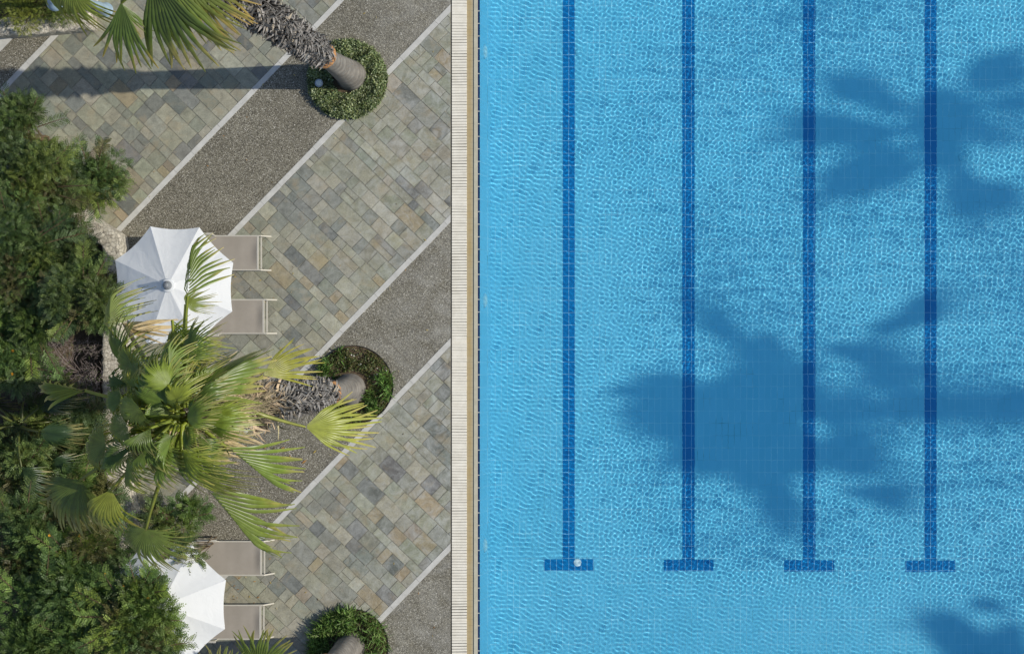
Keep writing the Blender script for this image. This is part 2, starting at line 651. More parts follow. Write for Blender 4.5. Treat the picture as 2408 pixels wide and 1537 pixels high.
# ------------------------------------------------------------------ pool edge: grate, lip, waterline tiles
gx0, gx1 = P(1062, 0).x, P(1097.8, 0).x
lx1 = P(1114.5, 0).x
bx1 = P(1123.5, 0).x
YA, YB = PY0 - 2, PY1 + 2
mb = MB()
mb.box(gx0 - 0.02, gx1 + 0.004, YA, YB, -0.30, -0.055)
tag(mb.build('gutter', M['dark']), kind='structure')
mb = MB()
y = YA
gr = random.Random(5)
skew = 0.0
while y < YB:
    pitch = 0.0562
    if -7.6 < y < 8.2:
        skew = max(-0.008, min(0.008, skew + gr.uniform(-0.004, 0.004)))
        gap = gr.choice([0.006, 0.008, 0.010, 0.003, 0.007])
        a0, a1 = y + gap / 2 + skew * gr.uniform(0, .6), y + pitch - gap / 2
        mb.cur = (1, 1, 1)
        z = gr.uniform(-0.003, 0.003)
        mb.prism([(gx0 + .003, a0), (gx1 - .003 + gr.uniform(-.003, .003), a0 + skew * .5), (gx1 - .003, a1 + skew * .5), (gx0 + .003, a1)], -0.05, z, 0.003)
    else:
        mb.prism([(gx0, y + .003), (gx1, y + .003), (gx1, y + pitch - .003), (gx0, y + pitch - .003)], -0.05, 0)
    y += pitch
o = mb.build('gutter_grate', M['grate'])
tag(o, 'cream slatted drain grate running along the whole edge of the pool', 'drain grate')


def m_lip():
    b = NB('lip_tile')
    sx = b.n('ShaderNodeSeparateXYZ')
    b.l(b.pos(), sx.inputs[0])
    t = b.math('FRACT', b.math('MULTIPLY', sx.outputs[1], 1 / 0.125))
    ln = b.math('LESS_THAN', b.math('MINIMUM', t, b.math('SUBTRACT', 1.0, t)), 0.02)
    n = b.noise(2.2, 6, 0.7)
    # rust-brown deposit, strongest in the trough of the lip
    tx = b.math('MULTIPLY', b.math('SUBTRACT', sx.outputs[0], gx1), 1 / (lx1 - gx1))
    dep = b.math('MULTIPLY', b.ramp(tx, [(0.0, G(0.75)), (0.45, G(1)), (0.95, G(0.25))]), b.ramp(n, [(0.3, G(0.62)), (0.6, G(1))]))
    c = b.mix((0.47, 0.43, 0.32), (0.40, 0.295, 0.13), dep)
    c = b.mix(c, (0.20, 0.16, 0.10), b.math('MULTIPLY', ln, 0.6))
    return b.base(c, 0.4, 0.4)


mb = MB()
mb.poly([(gx1, YA, -0.012), (lx1, YA, -0.012), (lx1, YB, -0.012), (gx1, YB, -0.012)])
mb.poly([(gx1, YA, -0.30), (gx1, YA, -0.012), (gx1, YB, -0.012), (gx1, YB, -0.30)])
tag(mb.build('pool_lip', m_lip()), kind='structure')
mb = MB()
mb.box(lx1, bx1, YA, YB, -0.05, 0.004, 0.006)
o = tag(mb.build('pool_coping', m_kerb('cream_coping', (0.40, 0.38, 0.29), (0.52, 0.49, 0.38))), kind='structure')
mb = MB()
mb.box(bx1 + 0.001, PX0 + 0.001, YA, YB, -0.05, -0.004)
tag(mb.build('waterline_tiles', m_tile('navy_tile', (0.008, 0.02, 0.07), (0.014, 0.03, 0.095), (0.42, 0.42, 0.38), 50.0, 29.47 / PPM, 20, 0.13, 0.055 * 1.3, 1.0)), kind='structure')

# ------------------------------------------------------------------ ground sheets round the pool
gxe = gx0 - 0.02
B_ = 160
mb = MB()
zg = -0.012
for (x0, x1, y0, y1) in ((-B_, gxe, -B_, B_), (gxe, PX1, PY1, B_), (gxe, PX1, -B_, PY0), (PX1, B_, -B_, B_)):
    mb.poly([(x0, y0, zg), (x1, y0, zg), (x1, y1, zg), (x0, y1, zg)])
tag(mb.build('ground', M['grout']), kind='structure')
mb = MB()
for (x0, x1, y0, y1) in ((gxe, PX1, PY1, 40), (gxe, PX1, -30, PY0), (PX1, 40, -30, 40)):
    mb.poly([(x0, y0, -0.006), (x1, y0, -0.006), (x1, y1, -0.006), (x0, y1, -0.006)])
tag(mb.build('far_paving', M['ground']), kind='structure')

SL = 1.034
NRM = math.hypot(1, SL)


def uv2xy(u, v):
    # u across the strips, v along them
    return ((SL * u + v) / NRM, (-u + SL * v) / NRM)


def u_of(x0):
    X_ = (x0 - CX) / PPM
    Y_ = CY / PPM
    return (SL * X_ - Y_) / NRM


def clipx(pts, xm, keep_less=True):
    out = []
    n = len(pts)
    for i in range(n):
        a, b = pts[i], pts[(i + 1) % n]
        ia, ib = (a[0] <= xm), (b[0] <= xm)
        if ia:
            out.append(a)
        if ia != ib:
            t = (xm - a[0]) / (b[0] - a[0])
            out.append((xm, a[1] + t * (b[1] - a[1])))
    return out


SW = 8.6
strips = [210, 802, 1078, 1556, 1837, 2302, 2583, 3060]
bands = [(210, 802), (1078, 1556), (1837, 2302), (2583, 3060)]
gravel = [(118, 210), (802, 1078), (1556, 1837), (2302, 2583)]
VMIN, VMAX = -24, 4
sr = random.Random(21)
mb = MB()
pal = [((0.252, 0.255, 0.205), 22), ((0.275, 0.275, 0.225), 18), ((0.215, 0.225, 0.192), 15), ((0.300, 0.285, 0.228), 13),
       ((0.155, 0.165, 0.165), 8), ((0.188, 0.194, 0.182), 12), ((0.300, 0.248, 0.168), 6), ((0.255, 0.215, 0.165), 5), ((0.33, 0.322, 0.27), 8), ((0.115, 0.122, 0.130), 3)]
pc, pw = [tuple(.80 * x + .20 * m for x, m in zip(p[0], (.245, .245, .20))) for p in pal], [p[1] for p in pal]


def stone(u0, u1, v0, v1):
    j = 0.0055
    pts = [(u0 + j, v0 + j), (u1 - j, v0 + j), (u1 - j, v1 - j), (u0 + j, v1 - j)]
    pts = [uv2xy(a + sr.uniform(-.006, .006), b + sr.uniform(-.006, .006)) for a, b in pts]
    if max(p[0] for p in pts) < -15.6 or min(p[1] for p in pts) > 9.5 or max(p[1] for p in pts) < -9.5:
        return
    pts = clipx(pts, gxe - 0.004)
    if len(pts) < 3:
        return
    c = sr.choices(pc, pw)[0]
    k = sr.uniform(0.9, 1.1)
    mb.cur = tuple(x * k * sr.uniform(0.97, 1.03) * q for x, q in zip(c, (.985, .965, .875)))
    n = len(pts)
    z1 = sr.uniform(-0.002, 0.0015)
    tx, ty = sr.uniform(-.006, .006), sr.uniform(-.006, .006)
    cx, cy = sum(p[0] for p in pts) / n, sum(p[1] for p in pts) / n
    bot = [mb.vert((p[0], p[1], -0.011)) for p in pts]
    top = [mb.vert((p[0], p[1], z1 + (p[0] - cx) * tx + (p[1] - cy) * ty)) for p in pts]
    for i in range(n):
        q = (i + 1) % n
        mb.f.append([bot[i], bot[q], top[q], top[i]])
    mb.f.append(top)


for (a, b_) in bands:
    U0, U1 = u_of(a + SW), u_of(b_ - SW)
    v = VMIN
    while v < VMAX:
        wd = sr.choice([0.17, 0.22, 0.26, 0.31, 0.31, 0.25])
        u = U0
        first = True
        while u < U1 - 0.02:
            ln = sr.choice([0.17, 0.26, 0.32, 0.41, 0.52]) * sr.uniform(.93, 1.07)
            if first:
                ln *= sr.uniform(.4, 1)
                first = False
            if U1 - (u + ln) < 0.12:
                ln = U1 - u
            r_ = sr.random()
            if r_ < 0.08 and wd > .25:
                m_ = v + wd * sr.uniform(.4, .6)
                stone(u, u + ln, v, m_)
                stone(u, u + ln, m_, v + wd)
            else:
                stone(u, u + ln, v, v + wd)
            u += ln
        v += wd
o = mb.build('slate_paving', M['slate'], col=True)
tag(o, kind='structure')


def band_quad(mb, a, b, z, v0=VMIN, v1=VMAX):
    u0, u1 = u_of(a), u_of(b)
    pts = [uv2xy(u0, v0), uv2xy(u1, v0), uv2xy(u1, v1), uv2xy(u0, v1)]
    pts = clipx(pts, gxe - 0.002)
    if len(pts) >= 3:
        mb.poly([(p[0], p[1], z) for p in pts])


for a, b_ in gravel:
    mb = MB()
    band_quad(mb, a, b_, -0.003)
    tag(mb.build('gravel_path', M['agg']), kind='structure')
    # open control joints across the band
    jm = MB()
    v = VMIN + sr.uniform(0, 1)
    u0, u1 = u_of(a + SW), u_of(b_ - SW)
    jw = .016 if a == 1556 else .008
    while v < VMAX:
        pts = [uv2xy(u0, v), uv2xy(u1, v), uv2xy(u1, v + jw), uv2xy(u0, v + jw)]
        if max(p[0] for p in pts) < gxe:
            jm.poly([(p[0], p[1], -0.0015) for p in pts])
        um = u0 + (u1 - u0) * 0.5
        pts = [uv2xy(um, v), uv2xy(um + .006, v), uv2xy(um + .006, v + .62), uv2xy(um, v + .62)]
        if sr.random() < .5 and max(p[0] for p in pts) < gxe:
            jm.poly([(p[0], p[1], -0.0015) for p in pts])
        v += .62
    tag(jm.build('joint_line', m_kerb('joint_dirt', (0.12, 0.11, 0.085), (0.22, 0.20, 0.16))), kind='structure')
for x0 in strips:
    mb = MB()
    v = VMIN
    while v < VMAX:
        L_ = sr.choice([0.5, 0.75, 1.0])
        u0, u1 = u_of(x0 - SW), u_of(x0 + SW)
        d = .003
        pts = clipx([uv2xy(u0 + sr.uniform(-d, d), v + .002), uv2xy(u1 + sr.uniform(-d, d), v + .002), uv2xy(u1 + sr.uniform(-d, d), v + L_ - .002), uv2xy(u0 + sr.uniform(-d, d), v + L_ - .002)], gxe - 0.002)
        if len(pts) >= 3:
            mb.prism(pts, -0.02, 0.0045)
        v += L_
    tag(mb.build('paving_strip', M['strip']), kind='structure')
mb = MB()
pts = [uv2xy(u_of(118), VMIN), uv2xy(u_of(118), VMAX), uv2xy(u_of(-700), VMAX), uv2xy(u_of(-700), VMIN)]
mb.poly([(p[0], p[1], 0.0) for p in pts])
tag(mb.build('path', M['strip']), kind='structure')


# ------------------------------------------------------------------ vegetation helpers
def nrmz(a):
    return a / np.maximum(np.linalg.norm(a, axis=-1, keepdims=True), 1e-9)


def leaf_cloud(pos, axis_, nrm, length, width, col, nl=11, petal=0.25, droop=0.15, rs=None):
    """pinnate leaves: rachis direction axis_, blade normal nrm; nl leaflets each a folded diamond"""
    rs = rs or NR
    n = len(pos)
    ax = nrmz(axis_)
    side = nrmz(np.cross(nrm, ax))
    up = np.cross(ax, side)
    V, C = [], []
    for k in range(nl):
        last = k == nl - 1
        t = (k // 2 + 1) / ((nl + 1) / 2)
        sgn = 0 if last else (1 if k % 2 else -1)
        L = length[:, None]
        base = pos + ax * L * t - np.array([0, 0, 1.]) * L * droop * t * t
        d = ax if last else nrmz(side * sgn + ax * 0.55 + up * rs.normal(0, .22, (n, 1)))
        ll = L * petal * (1.15 - 0.5 * abs(t - .45))
        wv = nrmz(np.cross(up, d)) * ll * width
        tip = base + d * ll
        m1 = base + d * ll * .45 + wv + up * ll * .06
        m2 = base + d * ll * .45 - wv + up * ll * .06
        V.append(np.stack([base, m1, tip, m2], 1))
        C.append(np.repeat((col * rs.uniform(.82, 1.18, (n, 1)))[:, None, :], 4, 1))
    V = np.concatenate(V, 0).reshape(-1, 3)
    C = np.concatenate(C, 0).reshape(-1, 3)
    F = np.arange(len(V)).reshape(-1, 4)
    return V, F, C


def rand_dirs(n, rs, zmin=-0.2):
    d = rs.normal(0, 1, (n * 3, 3))
    d = nrmz(d)
    d = d[d[:, 2] > zmin][:n]
    while len(d) < n:
        d = np.concatenate([d, d])[:n]
    return d


def shrub(name, label, px, py, rpx, ztop, n=1500, cols=((0.045, 0.085, 0.03),), leafL=0.17, group='shrubs in the raised bed', seed=1, flat=0.75, flowers=None, zb=0.0, nl=11, lw=0.25, sprays=10, cat='shrub'):
    rs = np.random.default_rng(seed)
    r = rpx / PPM
    zc = max(ztop - r * flat, ztop * 0.55)
    c = P(px, py, zc + r * flat * .5)
    c.z = zc
    base = P(px, py, zb)
    base.x, base.y, base.z = c.x, c.y, zb
    e = empty(name, base, label, cat, group)
    nlump = 16
    lumps = []
    for i in range(nlump):
        a = rs.uniform(0, 2 * math.pi)
        q = math.sqrt(rs.uniform(0, 1)) * r * 0.72
        lr = r * rs.uniform(.24, .42)
        h = (1 - (q / r) ** 2) ** .5
        lumps.append((c.x + q * math.cos(a), c.y + q * math.sin(a), zc + (ztop - zc) * h * rs.uniform(.35, 1.0) - lr * .5, lr, rs.uniform(.7, 1.25), rs.integers(len(cols))))
    # long shoots leaving the crown
    pos, ax, nm, col, ln = [], [], [], [], []
    cols = np.array(cols) * np.array([1.22, 1.14, 1.0])
    per = int(n / nlump)
    for lx, ly, lz, lr, lk, ci in lumps:
        d = rand_dirs(per, rs, -0.35)
        rr = lr * rs.uniform(.45, 1.12, (per, 1)) ** .7
        p = np.array([lx, ly, lz]) + d * rr * np.array([1, 1, .8])
        pos.append(p)
        ax.append(nrmz(d + rs.normal(0, .55, (per, 3)) + np.array([0, 0, -.05])))
        nm.append(nrmz(d * .6 + np.array([0, 0, 1.]) + rs.normal(0, .4, (per, 3))))
        col.append(np.repeat(cols[ci][None] * lk, per, 0) * rs.uniform(.75, 1.25, (per, 1)))
        ln.append(leafL * rs.uniform(.65, 1.2, per))
    shoots = MB()
    shoots.cur = (0.12, 0.085, 0.05)
    for k in range(sprays):
        a = rs.uniform(0, 2 * math.pi)
        st = np.array([c.x + math.cos(a) * r * .5, c.y + math.sin(a) * r * .5, zc + (ztop - zc) * .5])
        d = nrmz(np.array([math.cos(a), math.sin(a), rs.uniform(.0, .6)]))
        L = r * rs.uniform(.55, .85)
        m = 16
        t = np.linspace(.25, 1, m)[:, None]
        p = st + d * L * t - np.array([0, 0, .12]) * (t * L) ** 2
        shoots.tube([tuple(st), tuple(p[m // 2]), tuple(p[-1])], [.012, .008, .004], 5)
        sd = nrmz(np.cross(d, [0, 0, 1.]))
        alt = np.where(np.arange(m) % 2, 1, -1)[:, None]
        pos.append(p)
        ax.append(nrmz(sd * alt + d * .8 + rs.normal(0, .2, (m, 3))))
        nm.append(nrmz(np.array([[0, 0, 1.]]) + rs.normal(0, .25, (m, 3))))
        col.append(np.repeat(cols[rs.integers(len(cols))][None] * rs.uniform(.9, 1.5), m, 0))
        ln.append(leafL * rs.uniform(.8, 1.15, m))
    pos, ax, nm, col, ln = [np.concatenate(q) for q in (pos, ax, nm, col, ln)]
    V, F, C = leaf_cloud(pos, ax, nm, ln, lw, col, nl=nl, rs=rs)
    mesh_np('foliage', V - np.array(base), [F], M['shrub'], None, C).parent = e
    for k in range(9):
        lx, ly, lz, lr, _, _ = lumps[k]
        shoots.tube([(base.x + rs.uniform(-.1, .1), base.y + rs.uniform(-.1, .1), zb), ((lx + base.x) / 2 + rs.uniform(-.1, .1), (ly + base.y) / 2, (lz + zb) / 2), (lx, ly, lz)], [.035 * min(1, r), .022 * min(1, r), .01 * min(1, r)], 6)
    shoots.build('branch', M['twig'], e, col=True)
    if flowers:
        fc, nf = flowers
        pick = pos[rs.choice(len(pos), nf)] + np.array([0, 0, .05])
        V, C = [], []
        for q in pick:
            k = rs.uniform(.8, 1.2)
            for s in range(5):
                a = s * 1.2566 + rs.uniform(0, .4)
                d = np.array([math.cos(a), math.sin(a), .35]) * .028
                sd = np.array([-math.sin(a), math.cos(a), 0]) * .012
                V += [q, q + d * .6 + sd, q + d, q + d * .6 - sd]
                C += [np.array(fc) * k] * 4
        f = mesh_np('blossom', np.array(V) - np.array(base), [np.arange(len(V)).reshape(-1, 4)], M['shrub'], None, np.array(C))
        f.parent = e
        f['kind'] = 'stuff'
    return e


WIND = Vector((1.0, 0.1, -0.15))


def frond(parent, base, hub, tip, rs, col=(0.17, 0.25, 0.035), N=None, spread=100, grav=0.35, wind=0.35, roll=0.0, cup=0.25, tipc=(0.42, 0.34, 0.13), petc=None, stiff=0.5, solid=0.54, name='frond', mat=None, up=None, label=None, fold=0, pe=1.0, costa=0.0):
    """fan leaf: petiole base->hub, pleated blade from hub towards tip, segments free and hanging beyond half length"""
    base, hub, tip = Vector(base), Vector(hub), Vector(tip)
    f = tip - hub
    Rl = f.length
    f.normalize()
    upv = Vector(up) if up is not None else Vector((0, 0, 1))
    s = f.cross(upv)
    if s.length < 0.15:
        s = f.cross(Vector((0.3, 1, 0)))
    s.normalize()
    n = s.cross(f)
    if n.z < 0 and up is None:
        n, s = -n, -s
    q = Matrix.Rotation(roll, 3, f)
    s, n = q @ s, q @ n
    f_, s_, n_ = np.array(f), np.array(s), np.array(n)
    st = np.array([0.03, .2, .36, .46, .58, .70, .82, .92, 1.0])
    A = R(spread)
    N = N or max(8, int(2 * spread / 4.5))
    dl = 2 * A / N
    V, C, F = [], [], []
    col = np.array(col) * np.array([1.12, 1.10, .85])
    pc_ = np.array(petc if petc is not None else (col * 1.15 + np.array([.06, .04, 0])))
    hubv = np.array(hub)
    W = np.array(WIND)
    kk = rs.uniform(.85, 1.15)
    for i in range(N):
        a = -A + dl * (i + .5)
        og = costa * Rl * (1 - abs(a) / A)
        Ls = Rl * max(.28 if pe < 2 else .08, max(0.0, math.cos(a * .88)) ** pe) * rs.uniform(.9, 1.06)
        Ls = max(.35 * Rl, Ls - og * .9) if costa else Ls
        hubo = hubv + f_ * og
        tw = rs.normal(0, .10)
        gl_ = grav * rs.uniform(.6, 1.5)
        wl = wind * rs.uniform(.5, 1.4)
        ck = rs.uniform(.86, 1.14) * kk
        brown = rs.random() < .5
        i0 = len(V)
        for j, r_ in enumerate(st):
            fr = max(0.0, (r_ - stiff) / (1 - stiff))
            aa = a + tw * fr
            d = f_ * math.cos(aa) + s_ * math.sin(aa)
            t = -f_ * math.sin(aa) + s_ * math.cos(aa)
            if fold and aa * fold > 0:      # this half of the blade hangs folded down along the midrib
                sa = abs(math.sin(aa))
                sv = s_ * (fold * .30) - n_ * .95
                d = f_ * math.cos(aa) + sv * sa
                t = (-f_ * sa + sv * math.cos(aa)) * fold
            p = hubo + d * Ls * r_ - n_ * cup * Ls * r_ * r_ * abs(math.sin(a)) ** 1.5
            p = p + np.array([0, 0, -1.]) * (gl_ * Ls * fr ** 1.6 + .10 * grav * Ls * r_ ** 2) + W * wl * Ls * fr ** 1.5
            if r_ <= solid:
                hw = r_ * Ls * math.tan(dl / 2)
            else:
                hw = solid * Ls * math.tan(dl / 2) * max(0.01, (1 - (r_ - solid) / (1 - solid))) ** .38
            hw = hw * (1.0 + .22 * (r_ > .4)) + .42 * costa * Rl / N * (1 if r_ < .9 else .3)
            ridge = n_ * hw * (.75 if r_ <= .6 else .5)
            V += [p - t * hw, p + ridge, p + t * hw]
            cc = col * ck * (1.0 + .12 * (r_ - .4))
            if r_ > .8:
                cc = cc * .5 + np.array(tipc) * .5 if brown else cc * .8 + np.array(tipc) * .2
            if r_ == 1.0 and brown:
                cc = np.array(tipc)
            C += [cc * .93, cc, cc * 1.05]
        for j in range(len(st) - 1):
            b0 = i0 + 3 * j
            F += [(b0, b0 + 3, b0 + 4, b0 + 1), (b0 + 1, b0 + 4, b0 + 5, b0 + 2)]
    # petiole
    bv = np.array(base)
    L = np.linalg.norm(hubv - bv)
    if L > .05:
        ns = 6
        dd = (hubv - bv) / L
        sd = np.cross(dd, n_)
        sd /= max(np.linalg.norm(sd), 1e-6)
        nn = np.cross(sd, dd)
        for k in range(ns + 1):
            t = k / ns
            p = bv + (hubv - bv) * t + np.array([0, 0, 1]) * L * .13 * 4 * t * (1 - t)
            wd = .032 * (1.25 - .6 * t)
            i0 = len(V)
            V += [p - sd * wd, p + nn * wd * .5, p + sd * wd, p - nn * wd * .5]
            C += [pc_] * 4
            if k:
                for m in range(4):
                    m2 = (m + 1) % 4
                    F.append((i0 - 4 + m, i0 - 4 + m2, i0 + m2, i0 + m))
    o = mesh_np(name, np.array(V) - np.array(parent.location), [np.array(F)], mat or M['leaf'], None, np.array(C))
    o.parent = parent
    if label:
        o['label'] = label
    return o


def palm(label, bx, by, height, hs, hd, r0=0.29, r1=0.175, seed=1, boots=700, group='fan palms rising from round planting beds', dead=True, base_v=None):
    """empty > trunk, cut_ring, leaf_bases, dead skirt; returns (root, top)"""
    rs = np.random.default_rng(seed)
    b = base_v if base_v is not None else P(bx, by, 0.0)
    e = empty('fan_palm', b, label, 'palm tree', group)
    n = 40
    zs = list(np.arange(0, hs, .06)) + [hs]
    V, C, F = [], [], []
    ph = rs.uniform(0, 6.28)
    for i, z in enumerate(zs):
        t = z / hs
        r = r1 + (r0 - r1) * (1 - t) ** 1.6 + .05 * max(0, 1 - z / .25) ** 2 + rs.normal(0, .0022)
        ring = rs.uniform(.82, 1.15)
        for k in range(n):
            a = 2 * math.pi * k / n
            rr = r * (1 + .018 * math.sin(3 * a + ph + z * .4) + rs.normal(0, .003))
            V.append((rr * math.cos(a), rr * math.sin(a), z))
            C.append(np.array([.185, .168, .147]) * ring * (1 + .12 * math.sin(5 * a + z * 3)))
    m = len(zs)
    for i in range(m - 1):
        for k in range(n):
            l = (k + 1) % n
            F.append((i * n + k, i * n + l, (i + 1) * n + l, (i + 1) * n + k))
    mesh_np('trunk', V, [np.array(F)], M['bark'], None, np.array(C), smooth=True).parent = e
    # rust coloured ring where the old leaf bases were cut away
    mb = MB()
    mb.cur = (.42, .21, .085)
    mb.lathe((b.x, b.y, hs - .1), [(r1 * 1.0, -.18), (r1 * 1.28, -.10), (r1 * 1.42, .04), (r1 * 1.3, .16)], 32)
    mb.v = [(x + rs.normal(0, .006), y + rs.normal(0, .006), z + rs.normal(0, .012)) for x, y, z in mb.v]
    mb.build('cut_ring', M['bark'], e, smooth=True, col=True)
    # core above
    mb = MB()
    mb.cur = (.11, .10, .05)
    mb.lathe((b.x, b.y, hs), [(r1 * 1.02, 0), (r1 * 1.02, (hd - hs) * .5), (r1 * 1.0, hd - hs), (r1 * .8, height - hs - 1.7), (.05, height - hs - 1.3)], 24)
    mb.build('stem_core', M['bark'], e, smooth=True, col=True)
    # weathered grey leaf bases: forked, curling, crossing each other
    V, C, F = [], [], []
    for i in range(boots):
        t = (i + .5) / boots
        z = hs + .12 + (hd - hs) * t + rs.uniform(-.05, .05)
        a = i * 2.39996 + rs.uniform(-.25, .25)
        rad = np.array([math.cos(a), math.sin(a), 0])
        tan = np.array([-math.sin(a), math.cos(a), 0])
        up = np.array([0, 0, 1.])
        sk = rs.choice([-1, 1]) * rs.uniform(.5, 1.8)
        d = nrmz(up * rs.uniform(.5, 1) + tan * sk)
        L = rs.uniform(.16, .30) * (1 + .3 * t)
        wd = rs.uniform(.025, .055) * (1 + .4 * t)
        sd = nrmz(np.cross(d, rad))
        fl = rs.uniform(.05, .22) + .25 * t * rs.uniform(0, 1)
        base = rad * r1 * 1.0 + up * z
        g = rs.uniform(.22, 1.15)
        cc = np.array([.26, .24, .222]) * g
        if rs.random() < .03 * (1 + 2 * t):
            cc = np.array([.40, .34, .26]) * rs.uniform(.7, 1.1)
        i0 = len(V)
        for j, (q, wk) in enumerate(((0, 1.3), (.35, 1), (.7, .8), (1, .25))):
            p = base + d * L * q + rad * (.02 + fl * L * q * q)
            cu = rad * wd * .5 * (1 if j < 3 else 0)
            V += [p - sd * wd * wk, p + cu, p + sd * wd * wk]
            C += [cc * .8, cc * (1.1 if j > 1 else .9), cc]
        for j in range(3):
            b0 = i0 + 3 * j
            F += [(b0, b0 + 3, b0 + 4, b0 + 1), (b0 + 1, b0 + 4, b0 + 5, b0 + 2)]
    o = mesh_np('leaf_bases', V, [np.array(F)], M['boot'], None, np.array(C))
    o.parent = e
    if dead:
        # dry straw-coloured bases and fibre below the living crown
        V, C, F = [], [], []
        ztop = height - .3
        for i in range(230):
            z = hd - .35 + (ztop - hd) * (i / 230.)
            a = rs.uniform(0, 6.283)
            rad = np.array([math.cos(a), math.sin(a), 0])
            tan = np.array([-math.sin(a), math.cos(a), 0])
            up = np.array([0, 0, 1.])
            d = nrmz(up * rs.uniform(-.15, 1) + tan * rs.uniform(-.8, .8) + rad * rs.uniform(.15, .9))
            L = rs.uniform(.22, .62)
            wd = rs.uniform(.012, .038)
            sd = nrmz(np.cross(d, rad + up * rs.uniform(-.8, .8)))
            bn = nrmz(np.cross(sd, d))
            base = rad * (r1 + .02) + up * z
            cc = np.array([.60, .455, .30]) * rs.uniform(.5, 1.15)
            if rs.random() < .25:
                cc = np.array([.42, .36, .2]) * rs.uniform(.6, 1)
            i0 = len(V)
            cv = rs.uniform(-.35, .35)
            for j in range(6):
                q = j / 5
                p = base + d * L * q + bn * L * cv * math.sin(q * 3.0) + tan * L * .1 * math.sin(q * 6 + i)
                wk = math.sin(math.pi * min(1, .22 + .78 * q)) ** .7 if q < 1 else .08
                V += [p - sd * wd * wk, p + bn * wd * .4, p + sd * wd * wk]
                C += [cc * .85, cc, cc * 1.08]
            for j in range(5):
                b0 = i0 + 3 * j
                F += [(b0, b0 + 3, b0 + 4, b0 + 1), (b0 + 1, b0 + 4, b0 + 5, b0 + 2)]
        o = mesh_np('dry_sheaths', V, [np.array(F)], M['boot'], None, np.array(C))
        o.parent = e
        # loose fibre: many hair-thin strands
        nst = 2600
        a = rs.uniform(0, 6.283, nst)
        rad = np.stack([np.cos(a), np.sin(a), 0 * a], 1)
        z = hd - .4 + (ztop - hd + .2) * rs.uniform(0, 1, nst)
        p0 = rad * (r1 + rs.uniform(0, .12, (nst, 1))) + np.stack([0 * z, 0 * z, z], 1)
        d = nrmz(rad * rs.uniform(.2, 1.2, (nst, 1)) + rs.normal(0, .5, (nst, 3)))
        L = rs.uniform(.06, .26, (nst, 1))
        sd = nrmz(np.cross(d, rs.normal(0, 1, (nst, 3)))) * .0045
        V = np.stack([p0 - sd, p0 + sd, p0 + d * L + sd * .5, p0 + d * L - sd * .5], 1).reshape(-1, 3)
        cc = np.array([.46, .37, .24]) * rs.uniform(.5, 1.2, (nst, 1))
        o = mesh_np('fibre', V, [np.arange(len(V)).reshape(-1, 4)], M['boot'], None, np.repeat(cc, 4, 0))
        o.parent = e
        o['kind'] = 'stuff'
    return e, Vector((b.x, b.y, height))


GREENS = [(0.15, 0.205, 0.036), (0.11, 0.165, 0.035), (0.175, 0.225, 0.035), (0.09, 0.14, 0.035), (0.20, 0.24, 0.045), (0.125, 0.18, 0.045)]


def crown(e, top, n, seed, rs=None, rmin=0.75, rmax=1.05, pet=(0.7, 1.15), elmin=-55, elmax=70, az=None, col=None, wind=.45):
    rs = np.random.default_rng(seed)
    for i in range(n):
        a = i * 2.39996 + rs.uniform(-.3, .3)
        t = (i + .5) / n
        el = R(elmax + (elmin - elmax) * t ** .8 + rs.uniform(-8, 8))
        if az:
            a = R(az[0] + (az[1] - az[0]) * ((i * .618) % 1.0))
        d = Vector((math.cos(a) * math.cos(el), math.sin(a) * math.cos(el), math.sin(el)))
        b0 = top + Vector((math.cos(a) * .12, math.sin(a) * .12, -.15 - .9 * t))
        hub = b0 + d * rs.uniform(*pet)
        hub.z -= .12
        el2 = el - R(rs.uniform(25, 60))
        d2 = Vector((math.cos(a) * math.cos(el2), math.sin(a) * math.cos(el2), math.sin(el2)))
        c = col or GREENS[rs.integers(len(GREENS))]
        frond(e, b0, hub, hub + d2 * rs.uniform(rmin, rmax), rs, c, roll=rs.uniform(-.7, .7), grav=rs.uniform(.25, .6), wind=wind * rs.uniform(.5, 1.3), cup=rs.uniform(.1, .6), spread=rs.uniform(60, 100), fold=int(rs.choice([-1, 1, 1, 0])), pe=rs.uniform(.5, 1.3), costa=rs.uniform(.1, .4))


# ------------------------------------------------------------------ planting beds round the palms
def bed(px, py, r, name_label, soil_z=0.004):
    c = P(px, py, 0)
    n = 72
    mb = MB()
    rng_ = random.Random(int(px * 7 + py))
    prof = [r * (1 + .012 * math.sin(3 * 2 * math.pi * k / n + px) + rng_.uniform(-.004, .004)) for k in range(n)]
    out = [(c.x + (prof[k] + .012) * math.cos(2 * math.pi * k / n), c.y + (prof[k] + .012) * math.sin(2 * math.pi * k / n)) for k in range(n)]
    inn = [(c.x + prof[k] * math.cos(2 * math.pi * k / n), c.y + prof[k] * math.sin(2 * math.pi * k / n)) for k in range(n)]
    z = 0.035
    for k in range(n):
        l = (k + 1) % n
        mb.poly([(*out[k], z), (*out[l], z), (*inn[l], z), (*inn[k], z)])
        mb.poly([(*out[k], -.01), (*out[l], -.01), (*out[l], z), (*out[k], z)])
        mb.poly([(*inn[l], -.01), (*inn[k], -.01), (*inn[k], z), (*inn[l], z)])
    e = empty('planting_bed', (c.x, c.y, 0), name_label, 'planting bed', 'round beds at the palm feet')
    mb.build('edging', M['edging'], e)
    mb = MB()
    ids = [mb.vert((*p, 0.012)) for p in inn]
    mid = [mb.vert((c.x + (p[0] - c.x) * .6, c.y + (p[1] - c.y) * .6, .03)) for p in inn]
    cc = mb.vert((c.x, c.y, .04))
    for k in range(n):
        l = (k + 1) % n
        mb.f.append([ids[k], ids[l], mid[l], mid[k]])
        mb.f.append([mid[k], mid[l], cc])
    mb.build('soil', M['soil'], e)
    return e


